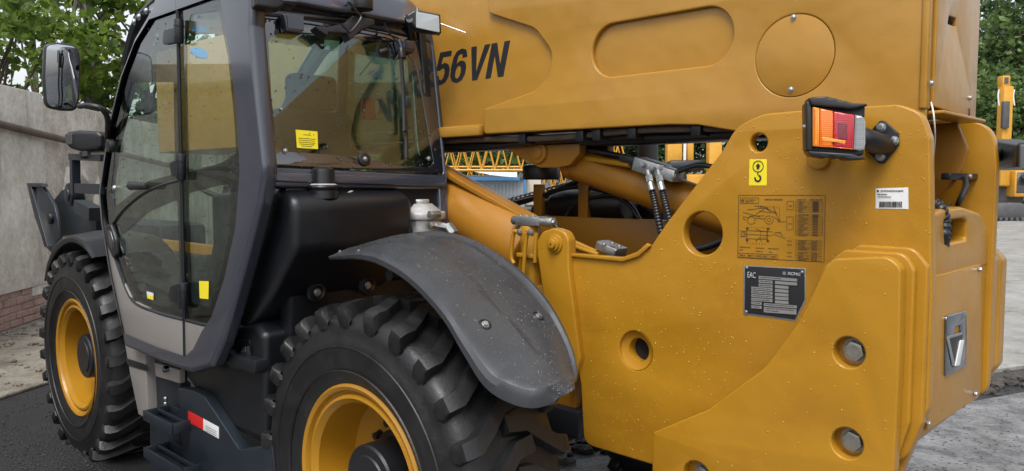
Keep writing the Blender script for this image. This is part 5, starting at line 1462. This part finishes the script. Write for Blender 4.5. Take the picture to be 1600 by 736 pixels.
# tube handle inside the right part of the window
O3 = Vector(CO) - Vector(CN) * .04
tube('grab_tube', [PP(x, y, O3, CN) for x, y in ((644, 118), (648, 180), (653, 235), (660, 247), (672, 249))], .008, 'chrome', rwin, n=8)
# window hinges
for (x0, y0, w_, h_) in ((441, 20, 33, 34), (623, 60, 25, 24)):
    O4 = Vector(CO) + Vector(CN) * .05
    hg = pplate('window_hinge', [(x0, y0, .01), (x0 + w_, y0 + 4, .006), (x0 + w_, y0 + h_ - 2, .008), (x0 + w_ * .2, y0 + h_ - 6, .008)], O4, CN, .045, 'frame', T, bevel=.008)
    pplate('hinge_cap', [(x0 + 7, y0 + 1), (x0 + w_ + 1, y0 + 4), (x0 + w_ + 1, y0 + h_ - 6), (x0 + 9, y0 + h_ - 10)], Vector(O4) + Vector(CN) * .004, CN, .01, 'frame', hg, bevel=.003)
# cable along the top, lamp bracket, beacon, work lights, wiper, antenna
O5 = Vector(CO) + Vector(CN) * .02
tube('cable', [PP(x, y, O5, CN) for x, y in ((398, 22), (440, 26), (500, 34), (560, 45), (610, 55), (625, 62))], .004, 'hose', T, n=6)
bkt = pplate('beacon_bracket', [(493, 40, .006), (512, 42), (540, 36), (553, 24, .004), (585, 30, .004), (586, 38, .006), (566, 46), (548, 62), (543, 52), (514, 50), (512, 56), (497, 46)], O5, CN, .05, 'hose', T, off=.06, bevel=.004)
bc = PP(549, 18, O5, CN) + Vector(CN) * .08
bcn = link('beacon', None, None, T, W=Matrix.Translation(bc))
cyl('beacon_base', bc - Vector((0, 0, .02)), bc + Vector((0, 0, .045)), .048, 'hose', bcn, bevel=.004)
cyl('beacon_ring', bc + Vector((0, 0, .045)), bc + Vector((0, 0, .053)), .050, 'alu', bcn)
cyl('beacon_dome', bc + Vector((0, 0, .053)), bc + Vector((0, 0, .15)), .046, 'lens_o', bcn, r2=.038, bevel=.01)
tube('beacon_cable', [PP(x, y, O5, CN) + Vector(CN) * .09 for x, y in ((522, 20), (526, 15), (540, 30), (545, 40), (530, 60), (524, 57), (515, 48))], .006, 'hose', T, n=6)
# rear work light
O6 = Vector((-2.62, 2.36, 2.37)); LN = Vector((.80, -.60, -.05)).normalized()
wl_ = link('work_light', None, None, T, W=Matrix.Translation(O6))
pplate('lamp_housing', [(634, 22, .006), (648, 14, .006), (688, 22, .008), (690, 52, .008), (650, 46, .006), (633, 30, .01)], O6, LN, .10, 'hose', wl_, bevel=.012)
pplate('lamp_reflector', [(651, 20, .008), (685, 26, .008), (686, 50, .006), (651, 42, .006)], O6, LN, .003, 'alu', wl_, off=.003, bevel=.001)
pplate('lamp_glass', [(650, 18, .008), (686, 25, .008), (687, 51, .006), (650, 43, .006)], O6, LN, .004, 'lens_w', wl_, off=.008, bevel=.001)
tube('lamp_bracket', [PP(640, 40, O5, CN), PP(646, 60, O5, CN), PP(640, 30, O6, LN)], .016, 'hose', wl_, n=8)
cyl('lamp_stud', PP(652, 12, O6, LN), PP(652, 20, O6, LN), .006, 'steel', wl_)
# left work light at the top edge of the photo
O7 = Vector((-2.68, 1.62, 2.42))
wl2 = link('work_light', None, None, T, W=Matrix.Translation(O7))
pplate('lamp_housing', [(394, -60, .008), (468, -60, .01), (467, 4, .008), (462, 9, .008), (446, 6, .006), (440, 12), (428, 14), (398, 9, .006)], O7, Vector((.95, -.3, 0)).normalized(), .10, 'hose', wl2, bevel=.010)
pplate('lamp_rim', [(436, -20), (467, -20), (466, 4, .006), (440, 2, .006)], O7, Vector((.95, -.3, 0)).normalized(), .01, 'frame', wl2, off=.006, bevel=.003)
# wiper
O8 = Vector(CO) + Vector(CN) * .035
wp = link('wiper', None, None, T, W=Matrix.Translation(PP(628, 90, O8, CN)))
tube('wiper_arm', [PP(x, y, O8, CN) for x, y in ((625, 72), (628, 110), (631, 160), (632, 205))], .010, 'hose', wp, n=6)
tube('wiper_blade', [PP(x, y, O2, CN) + Vector(CN) * .012 for x, y in ((628, 150), (631, 190), (633, 248))], .009, 'hose', wp, n=6)
cyl('wiper_pivot', PP(627, 76, O8, CN), PP(628, 92, O8, CN), .018, 'hose', wp, bevel=.004)
tube('wiper_cable', [PP(x, y, O8, CN) for x, y in ((600, 28), (603, 45), (612, 56), (620, 66), (622, 78))], .004, 'hose', wp, n=6)
tube('washer_hose', [PP(x, y, O8, CN) for x, y in ((616, 76), (609, 82), (611, 90), (617, 93), (622, 86))], .0025, 'hose', wp, n=6)
# antenna
qa = PP(620, 30, O5, CN)
an = link('antenna', None, None, T, W=Matrix.Translation(qa))
cyl('antenna_base', PP(611, 33, O5, CN), PP(622, 25, O5, CN), .018, 'hose', an, bevel=.004)
tube('antenna_rod', [PP(622, 27, O5, CN), PP(650, 35, O5, CN) + Vector((.1, -.05, 0)), PP(701, 67, O5, CN) + Vector((.25, -.12, 0))], .0028, 'steel', an, n=6)
cyl('nozzle', PP(592, 82, O2, CN), PP(602, 80, O2, CN) + Vector(CN) * .015, .014, 'hose', T, bevel=.004)
tube('heating_wire', [PP(x, y, O2, CN) for x, y in ((598, 58), (590, 72), (585, 88), (562, 118))], .0016, 'hose', T, n=5)

# ---------------------------------------------------------------- door mirror, front lamp, front frame
MO = Vector((-5.05, 1.30, 2.1)); MO = P(98, 120, Y=1.32)
MN = Vector((1, -.045, -.06)).normalized()
mr = link('mirror', None, None, T, W=Matrix.Translation(MO))
m_px = [(70, 68, .05), (90, 66), (124, 70, .05), (127, 100), (125, 150), (121, 174, .05), (96, 173), (71, 168, .05), (68, 120)]
pplate('mirror_housing', m_px, MO, MN, .045, 'hose', mr, bevel=.012, res=3)
pplate('mirror_glass', [(73, 71, .04), (90, 69), (121, 73, .04), (124, 100), (122, 148), (118, 170, .04), (96, 169), (74, 165, .04), (71, 120)], MO, MN, .002, 'mirror', mr, off=.001, bevel=.0004)
tube('mirror_arm', [P(124, 166, Y=1.36), P(140, 165, Y=1.38), P(158, 170, Y=1.42), P(168, 185, Y=1.46), P(168, 215, Y=1.49)], .014, 'hose', mr, n=10)
# front marker lamp
fl = link('front_lamp', None, None, T, W=Matrix.Translation(P(130, 220, Y=1.45)))
FO = P(130, 220, Y=1.5); FN = Vector((.55, -.83, 0)).normalized()
pplate('lamp_housing', [(102, 206, .02), (120, 203, .02), (152, 205, .03), (159, 211, .02), (158, 230, .02), (150, 236, .02), (128, 238, .01), (108, 232, .02), (101, 225, .01)], FO, FN, .12, 'hose', fl, bevel=.02, res=3)
pplate('lamp_lens', [(101, 209, .01), (113, 209, .01), (113, 226, .01), (103, 226, .01)], FO, FN, .01, 'grille', fl, off=.004, bevel=.002)
tube('lamp_foot', [P(133, 238, Y=1.5), P(134, 246, Y=1.5)], .03, 'hose', fl, n=8, sub=1)
# lamp carrier of square tube, seen in front of the wall
def bar3(name, a_, b_, r, m='bluemt', parent=None):
    return tube(name, [a_, b_], r, m, parent or T, n=4, sub=1, sect=[(-1, -1), (1, -1), (1, 1), (-1, 1)])
yb = 1.52
bar3('lamp_carrier', P(112, 245, Y=yb), P(162, 247, Y=yb), .018)
bar3('lamp_carrier', P(117, 250, Y=yb), P(118, 303, Y=yb), .022)
bar3('lamp_carrier', P(124, 294, Y=yb), P(166, 296, Y=yb), .027)
# loading head of the boom: black cheek plates with a pivot disc, and the drop from the boom nose
HX = P(60, 320, Y=2.1)
hd_ = link('boom_head', None, None, T, W=Matrix.Translation(HX))
pplate('cheek_plate', [(41, 286, .01), (63, 286, .03), (84, 320), (90, 345), (92, 372), (80, 395), (70, 385), (54, 340)], (0, 2.1, 0), (0, -1, 0), .03, 'bluemt', hd_, bevel=.006)
pplate('cheek_rib', [(41, 286), (64, 287), (66, 292), (48, 292), (74, 385), (69, 386)], (0, 2.1, 0), (0, -1, 0), .05, 'bluemt', hd_, bevel=.004, off=.03)
pplate('link_plate', [(78, 320, .03), (96, 297, .06), (112, 292, .08), (124, 305, .05), (124, 325), (150, 330), (150, 360), (84, 372)], (0, 2.18, 0), (0, -1, 0), .05, 'bluemt', hd_, bevel=.006)
q = P(110, 304, Y=2.12); cyl('pivot', (q.x, 2.10, q.z), (q.x, 2.2, q.z), .095, 'blackmt', hd_, bevel=.012); cyl('pivot_cap', (q.x, 2.085, q.z), (q.x, 2.11, q.z), .055, 'bluemt', hd_, bevel=.01)
q = P(77, 341, Y=2.08); cyl('pivot', (q.x, 2.07, q.z), (q.x, 2.12, q.z), .05, 'blackmt', hd_, bevel=.01)
bar3('head_bracket', P(126, 322, Y=2.1), P(150, 335, Y=2.1), .05, parent=hd_)
box('head_arm', (-7.9, 2.5, .95), (-6.2, 2.9, 1.32), 'blackmt', hd_, bevel=.05)
# small bolts and lamps at the front corner of the roof
for px, py in ((217, 35), (225, 27), (236, 18)):
    q = P(px, py, Y=1.52); bolt((q.x, 1.50, q.z), '-Y', cabo, BM_DOME, 'steel', s=1.5)
tube('roof_gutter', [P(x, y, Y=1.53) for x, y in ((198, 100), (208, 60), (216, 38), (236, 14), (262, -8), (300, -30))], .03, 'blackmt', cabo, n=8)

# ---------------------------------------------------------------- tail lights
def tail_light(dy=0.0, flip=False):
    Yl = 2.12
    LO = P(1305, 195, Y=2.19); LN = Vector((.50, -.866, 0)).normalized()
    tl = link('tail_light', None, None, T, W=Matrix.Translation(LO))
    FLo = (0, CY, 0)
    pplate('lamp_flange', [(1352, 213, .003), (1375, 188, .012), (1382, 189, .006), (1403, 208, .012), (1404, 226, .012), (1381, 255, .01), (1374, 256, .01), (1352, 234, .003)], FLo, (0, -1, 0), .012, 'blackmt', tl, off=.012, bevel=.002)
    for px, py in ((1377, 199), (1397, 220), (1376, 244)):
        q = P(px, py, Y=CY - .012); bolt((q.x, CY - .013, q.z), '-Y', tl, BM_MED, 'steel', s=.85)
    q = P(1383, 226, Y=CY - .01); q2 = PP(1345, 215, LO, LN) - LN * .03
    tube('stalk', [q, Vector((q.x - .01, CY - .06, q.z + .004)), q2.lerp(q, .4) + Vector((0, -.03, .004)), q2, q2 - Vector((.06, .0, 0))], .030, 'blackmt', tl, n=18, sub=5, angle=60)
    housing = [(1259, 162, .008), (1266, 152, .008), (1290, 150, .004), (1330, 160), (1352, 166, .004), (1350, 242, .004), (1330, 247), (1266, 242, .008), (1260, 232, .008)]
    pplate('lamp_guard', housing, LO, LN, .09, 'hose', tl, bevel=.006, off=-.006)
    # guard lips above and below
    pplate('guard_lip', [(1264, 153), (1290, 150, .003), (1296, 154), (1306, 153), (1312, 158), (1322, 157), (1330, 161), (1354, 162), (1356, 165), (1330, 170), (1268, 164)], LO, LN, .10, 'hose', tl, bevel=.004, off=.03)
    pplate('guard_lip', [(1262, 236), (1330, 240), (1352, 246), (1352, 249), (1325, 250), (1318, 246), (1308, 248), (1300, 244), (1290, 247), (1268, 243)], LO, LN, .10, 'hose', tl, bevel=.004, off=.03)
    pplate('guard_side', [(1259, 160, .004), (1268, 156), (1270, 238), (1260, 234)], LO, LN, .08, 'hose', tl, bevel=.004, off=.02)
    def seg(name, pts, m, off=.028):
        pplate(name, pts, LO, LN, .03, m, tl, bevel=.007, off=off, res=3)
    seg('orange_lens', [(1270, 166, .004), (1281, 168.5), (1281, 229.7), (1270, 229, .004)], 'lens_o2')
    seg('orange_lens', [(1281.3, 168.5), (1302, 173), (1302, 231), (1281.3, 229.7)], 'lens_o')
    pplate('painted_glow', [(1284, 214, .003), (1298, 216), (1322, 220, .004), (1320, 226, .003), (1306, 222), (1285, 221, .003)], LO, LN, .002, 'lens_o2', tl, off=.0292, bevel=.0008)  # glow put into the colour: brighter orange overlay on the lens, nothing emits
    pplate('bulb_holder', [(1309, 190, .004), (1324, 192, .004), (1324, 219, .004), (1309, 217, .004)], LO, LN, .002, 'lens_r2', tl, off=.0288, bevel=.0008)
    seg('red_lens', [(1302.3, 173), (1336, 179), (1334, 234), (1302.3, 231)], 'lens_r')
    seg('clear_lens', [(1336.3, 179), (1347, 181, .006), (1353, 190, .010), (1353, 226, .01), (1346, 236, .006), (1334.3, 234)], 'lens_w')
    bm = bmesh.new()
    for k in range(26):
        y = 184 + k * 1.95
        a_ = PP(1337, y, LO + LN * .0285, LN); b_ = PP(1351, y + .4, LO + LN * .0285, LN)
        add_tube(bm, [a_, b_], .0011, 5)
    link('lens_ribs', finish(bm), 'lens_w', tl)
    bm = bmesh.new()
    add_tube(bm, [PP(x, y, LO + LN * .029, LN) for x, y in ((1272, 169), (1272, 228), (1302, 230), (1333, 233))], .0012, 5)
    link('lens_edge', finish(bm), 'lens_o', tl)
    q = PP(1257, 198, LO, LN); cyl('lamp_screw', q - Vector((.004, 0, 0)), q + Vector((.02, 0, 0)), .006, 'steel', tl, bevel=.001)
    q = P(1281, 246, Y=CY - .0)
    cyl('lamp_boss', (q.x, CY - .02, q.z), (q.x, CY + .0, q.z), .036, 'yellow', sp_, bevel=.004)
tail_light()
# far tail light on its stalk
LO = P(1590, 245, X=-.72); LN = Vector((.96, .28, 0)).normalized()
ft = link('tail_light', None, None, T, W=Matrix.Translation(LO))
qq = P(1555, 243, Y=3.15)
tube('stalk', [(-.80, 3.14, qq.z), (-.78, 3.20, qq.z), (-.74, 3.36, LO.z), (-.73, LO.y + .02, LO.z)], .028, 'blackmt', ft, n=14)
pplate('lamp_guard', [(1573, 224, .02), (1590, 217, .02), (1640, 222, .02), (1640, 262), (1592, 266, .03), (1578, 262, .02)], LO, LN, .09, 'hose', ft, bevel=.012, off=.01)
pplate('orange_lens', [(1594, 226, .006), (1606, 226), (1606, 256), (1590, 257)], LO, LN, .02, 'lens_o', ft, bevel=.003, off=.022)
pplate('clear_lens', [(1587, 228, .004), (1594, 226), (1590, 257), (1585, 255)], LO, LN, .02, 'lens_w', ft, bevel=.003, off=.022)
pplate('red_lens', [(1606, 226, .0), (1632, 230, .006), (1630, 256, .006), (1606, 256)], LO, LN, .02, 'lens_r', ft, bevel=.003, off=.022)

# ---------------------------------------------------------------- lift ram, valve block, hoses between cab and plate
YM = 2.72
ra, rb = P(893, 251, Y=YM), P(1055, 308, Y=YM)
dv = (rb - ra).normalized()
ram = cyl('lift_ram', ra, rb + dv * .35, .078, 'orange', T, n=40, bevel=.012)
cyl('ram_gland', ra - dv * .0, ra + dv * .05, .083, 'orange', ram, n=40, bevel=.01)
cyl('ram_rod', ra - dv * .14, ra, .040, 'chrome', ram, n=28)
# lug under the boom
lugp = roundpoly(oy([(775, 222), (905, 222), (905, 240), (890, 258, .03), (872, 262, .03), (842, 262, .05), (818, 250, .05)], YM - .12), 0, 6)
lug1 = yplate('ram_lug', lugp, YM - .12, .05, 'orange', T, bevel=.005)
yplate('ram_lug', lugp, YM + .08, .05, 'orange', T, bevel=.005)
q = P(840, 238, Y=YM - .13)
cyl('ram_pin', (q.x, YM - .135, q.z), (q.x, YM + .14, q.z), .050, 'orange', lug1, bevel=.006); cyl('pin_cap', (q.x, YM - .142, q.z), (q.x, YM - .13, q.z), .030, 'orange', lug1, bevel=.004)
# black rubber puck on a post
q = P(846, 270, Y=2.95)
cyl('rubber_pad', (q.x, 2.95, q.z - .035), (q.x, 2.95, q.z + .04), .095, 'hose', T, n=40, bevel=.012)
# orange posts and the inner beam
def post(name, px0, px1, py0, py1, Y, t=.03, m='orange', **kw):
    a_ = P(px0, py1, Y=Y); b_ = P(px1, py0, Y=Y)
    return box(name, (a_.x, Y, a_.z), (b_.x, Y + t, b_.z), m, T, bevel=.003, **kw)
post('post', 833, 846, 288, 346, 2.96); post('post', 903, 918, 278, 346, 2.96)
post('inner_beam', 786, 1048, 345, 420, 2.94, .05); post('inner_wall', 1048, 1175, 322, 420, 2.93, .05)
# black engine cover on the far side
q0, q1 = P(812, 345, Y=3.15), P(1030, 345, Y=3.15)
eh = xprism('engine_cover', [(q0.x, 1.40), (q0.x + .02, 1.53, .05), (q0.x + .22, 1.60, .08), (q1.x - .25, 1.60, .06), (q1.x - .02, 1.56, .06), (q1.x, 1.40)], 3.2, 3.85, 'blackpl', T, bevel=.04)
xprism('engine_cover', [(q0.x - 1.6, 1.1), (q0.x - 1.6, 1.46, .05), (q0.x - .05, 1.50, .05), (q0.x + .05, 1.40), (q0.x + .05, 1.1)], 3.15, 3.9, 'blackpl', T, bevel=.04)
xprism('cover_rail', [(P(752, 312, Y=3.12).x, 1.50), (P(830, 289, Y=3.12).x, 1.585), (P(905, 278, Y=3.12).x, 1.63), (P(905, 288, Y=3.12).x, 1.60), (P(830, 303, Y=3.12).x, 1.55), (P(752, 325, Y=3.12).x, 1.46)], 3.12, 3.16, 'blackmt', T, bevel=.004)
bm = bmesh.new()
for k in range(16):
    x = 795 + k * 7; y = 313 - k * 1.9
    q = P(x, y, Y=3.11); r_ = .012
    add_tube(bm, smooth_path([q + Vector((-.012, 0, -.010)), q + Vector((0, -.01, .006)), q + Vector((.018, 0, .010))], 3), .006, 6)
link('spiral_cable', finish(bm), 'alu', T)
cyl('air_tank', P(868, 322, Y=3.06), P(985, 318, Y=3.06), .085, 'blackpl', T, n=32, bevel=.03)
for pts in ([(858, 300), (900, 292), (950, 300), (985, 322), (1000, 345)], [(880, 345), (900, 318), (940, 306), (985, 310), (1030, 335)], [(800, 318), (850, 305), (900, 284), (925, 275)], [(905, 232), (940, 238), (975, 245), (1000, 252)]):
    pp = smooth_path([P(x, y, Y=2.98 if pts[0][0] < 900 else 2.66) for x, y in pts], 6); bm = bmesh.new(); add_tube(bm, pp, .012, 8); link('hydraulic_hose', finish(bm, 60), 'hose', T)
# exhaust
q = P(1012, 250, Y=3.35)
cyl('exhaust_stack', (q.x, 3.35, 1.55), (q.x, 3.35, 1.95), .052, 'bggrey', T, n=24)
cyl('exhaust_stack', (q.x, 3.35, 1.55), (q.x, 3.35, 1.68), .058, 'bggrey', T, r2=.050, n=24)
# valve block on the ram with two hoses
vb = link('valve_block', None, None, T, W=Matrix.Translation(P(1025, 255, Y=2.62)))
u_ = Vector((dv.x, 0, dv.z)).normalized(); rotv = Matrix.Rotation(-math.atan2(u_.z, u_.x), 3, 'Y')
def blk(name, px, py, sx, sy, sz, m, Y=2.62, bev=.004, parent=vb):
    c = P(px, py, Y=Y); bm = bmesh.new(); add_box(bm, (-sx / 2, -sy / 2, -sz / 2), (sx / 2, sy / 2, sz / 2), bev, 2)
    return link(name, finish(bm), m, parent, W=Matrix.Translation(c) @ rotv.to_4x4())
blk('block', 1018, 262, .13, .08, .055, 'steel'); blk('block', 1048, 272, .07, .07, .045, 'steel', Y=2.60); blk('plug', 985, 250, .10, .03, .03, 'hose')
for px, py in ((1003, 258), (1019, 263), (1034, 262), (1052, 275)):
    bolt(P(px, py, Y=2.57), '-Y', vb, BM_MED, 'steel', s=.7)
cyl('ram_pipe', P(885, 243, Y=2.68), P(985, 258, Y=2.62), .012, 'yellow', vb)
def hose(name, pts, Y, r=.014, m='hose', wrap=True, parent=None):
    p = [P(x, y, Y=Y if not isinstance(Y, (list, tuple)) else Y[i]) for i, (x, y) in enumerate(pts)]
    pp = smooth_path(p, 14)
    if wrap: pp = smooth_path(pp, 2)
    rr_ = [r * (1.0 if (i % 5) < 3 else .86) for i in range(len(pp))] if wrap else r
    bm = bmesh.new(); add_tube(bm, pp, rr_, 10); return link(name, finish(bm, 60), m, parent or T)
for dx in (0, 16):
    cyl('fitting', P(1012 + dx, 266, Y=2.56), P(1014 + dx, 275, Y=2.56), .011, 'steel', vb); cyl('fitting', P(1014 + dx, 275, Y=2.56), P(1016 + dx, 285, Y=2.55), .015, 'steel', vb, n=6); cyl('fitting', P(1016 + dx, 286, Y=2.55), P(1019 + dx, 298, Y=2.54), .013, 'steel', vb)
    hose('hydraulic_hose', [(1018 + dx, 294), (1023 + dx, 315), (1028 + dx * 1.1, 340), (1035 + dx, 370), (1045 + dx, 400)], 2.55)
hose('hydraulic_hose', [(1050, 272), (1075, 262), (1095, 258), (1120, 262)], 2.60, .010, wrap=False)
hose('hydraulic_hose', [(1060, 396), (1085, 390), (1110, 384), (1140, 372)], 2.60, .014, wrap=False)
# light yellow brake pipes on the inner side
hose('pipe', [(860, 362), (900, 380), (932, 394)], 2.50, .010, 'yellow', wrap=False); hose('pipe', [(868, 375), (905, 388), (935, 398)], 2.45, .010, 'yellow', wrap=False)
blk('manifold', 955, 388, .10, .08, .035, 'steel', Y=2.50)
for px, py in ((944, 383), (957, 381), (968, 386), (962, 392)):
    bolt(P(px, py, Y=2.46), '+Z', vb, BM_MED, 'steel', s=.6)
# thick yellow lower ram between cab and pivot
la, lb_ = P(700, 312, Y=2.62), P(830, 392, Y=2.55)
dl_ = (lb_ - la).normalized()
lr = cyl('levelling_ram', la - dl_ * .5, lb_ + dl_ * .05, .150, 'orange', T, n=48, bevel=.02)
yplate('ram_cover', roundpoly(oy([(690, 262), (706, 274, .05), (812, 335), (806, 340), (706, 284, .05), (690, 275)], 2.50), 0, 5), 2.50, .06, 'orange', lr, bevel=.006)
# pivot assembly in front of the chassis plate
pv = link('pivot_assembly', None, None, T, W=Matrix.Translation((-2.1, 2.4, 1.2)))
ear = [(848, 460, 0), (839, 395, .03), (838, 378, .04), (847, 362, .05), (864, 356, .06), (882, 362, .05), (888, 375, .04), (888, 420), (906, 560), (890, 600), (860, 500)]
pplate('ear', ear, (0, 2.33, 0), (0, -1, 0), .05, 'yellow', pv, bevel=.008, res=3)
q = P(865, 381, Y=2.32)
for r_, y0 in ((.038, 2.322), (.028, 2.312), (.018, 2.302), (.003, 2.300)): cyl('pin_disc', (q.x, y0, q.z), (q.x, 2.335, q.z), r_, 'yellow' if r_ > .01 else 'ink', pv, n=36, bevel=.002 if r_ > .01 else 0)
pplate('ear', [(784, 400), (784, 375, .05), (792, 360, .04), (812, 357, .04), (818, 375), (818, 440), (840, 470), (860, 540), (800, 540)], (0, 2.44, 0), (0, -1, 0), .08, 'yellow', pv, bevel=.012, res=3)
pplate('cross_wall', [(765, 384), (850, 384), (850, 560), (765, 560)], (0, 2.56, 0), (0, -1, 0), .04, 'yellow', pv, bevel=.006)
pplate('sleeve', [(806, 395), (842, 399), (842, 406), (806, 402)], (0, 2.38, 0), (0, -1, 0), .04, 'yellow', pv, bevel=.006)
q0, q1 = P(828, 352, Y=2.44), P(835, 480, Y=2.44)
cyl('riser', q1, q0, .045, 'yellow', pv, bevel=.01)
for pts in ([(814, 366), (804, 362), (800, 380), (799, 402), (803, 412)], [(832, 366), (824, 364), (821, 385), (819, 410), (817, 440)], [(838, 364), (837, 385), (836, 410)]):
    hose('pipe', pts, 2.36, .009, 'yellow', wrap=False, parent=pv)
for px, py in ((812, 362), (829, 363)): bolt(P(px, py, Y=2.35), '-Y', pv, BM_MED, 'steel', s=.8)
ytext('marking', '406-4', *[P(822, 363, Y=2.395)[i] for i in (0, 2)], 2.390, .010, 'ink', pv)
a_, b_ = P(810, 344, Y=2.42), P(845, 346, Y=2.42)
va = link('solenoid_valve', None, None, T, W=Matrix.Translation(a_))
box('valve_body', (a_.x, 2.40, a_.z - .020), (b_.x + .004, 2.46, a_.z + .018), 'steel', va, bevel=.003)
cyl('valve_cap', (a_.x - .04, 2.43, a_.z - .002), (a_.x, 2.43, a_.z - .002), .019, 'bggrey', va, bevel=.004)
cyl('coil', (b_.x + .004, 2.43, a_.z - .002), (b_.x + .060, 2.43, a_.z - .004), .021, 'steel', va, bevel=.004)
cyl('plug_nut', (b_.x + .060, 2.43, a_.z - .004), (b_.x + .072, 2.43, a_.z - .004), .012, 'steel', va, n=6)
for k in range(3): bolt((a_.x + .015 + k * .035, 2.42, a_.z + .018), '+Z', va, BM_MED, 'steel', s=.5)
hose('coil_cable', [(868, 352), (874, 360), (882, 368)], 2.42, .006, wrap=False, parent=va)
# fuel filter head of cast metal behind the mudguard
fq = P(660, 345, Y=2.32)
fh_ = link('filter_head', None, None, T, W=Matrix.Translation(fq))
def fcyl(name, x, y0, y1, rpx, m='alu', r2=None, n=24, Y=2.32, bev=.006):
    a_ = P(x, y1, Y=Y); b_ = P(x, y0, Y=Y); r = abs(P(x + rpx, y1, Y=Y).x - a_.x) * .86
    cyl(name, a_, b_, r, m, fh_, r2=(r * r2 if r2 else None), n=n, bevel=bev if not r2 else 0)
fcyl('filter_bowl', 657, 338, 372, 24); fcyl('filter_ring', 657, 330, 342, 30); fcyl('filter_lid', 655, 318, 331, 28, r2=.55); fcyl('lid_knob', 655, 311, 319, 12)
for k in range(5):
    a_ = P(655, 317, Y=2.32); t = k * 2 * math.pi / 5
    tube('lid_rib', [a_ + Vector((0, 0, .008)), a_ + Vector((.05 * math.cos(t), .05 * math.sin(t), -.014))], .006, 'alu', fh_, n=6, sub=1)
a_ = P(676, 335, Y=2.28)
for dx, dz, m_ in ((.0, .0, 'bolt'), (-.004, -.05, 'bolt')):
    cyl('plug', a_ + Vector((0, -.02, dz)), a_ + Vector((0, .04, dz)), .018, m_, fh_, n=6, bevel=.003)
cyl('pipe_nut', P(680, 352, Y=2.3), P(702, 356, Y=2.3), .020, 'steel', fh_, n=6, bevel=.003); cyl('pipe_nut', P(700, 352, Y=2.3), P(710, 366, Y=2.3), .022, 'steel', fh_, n=6, bevel=.003)
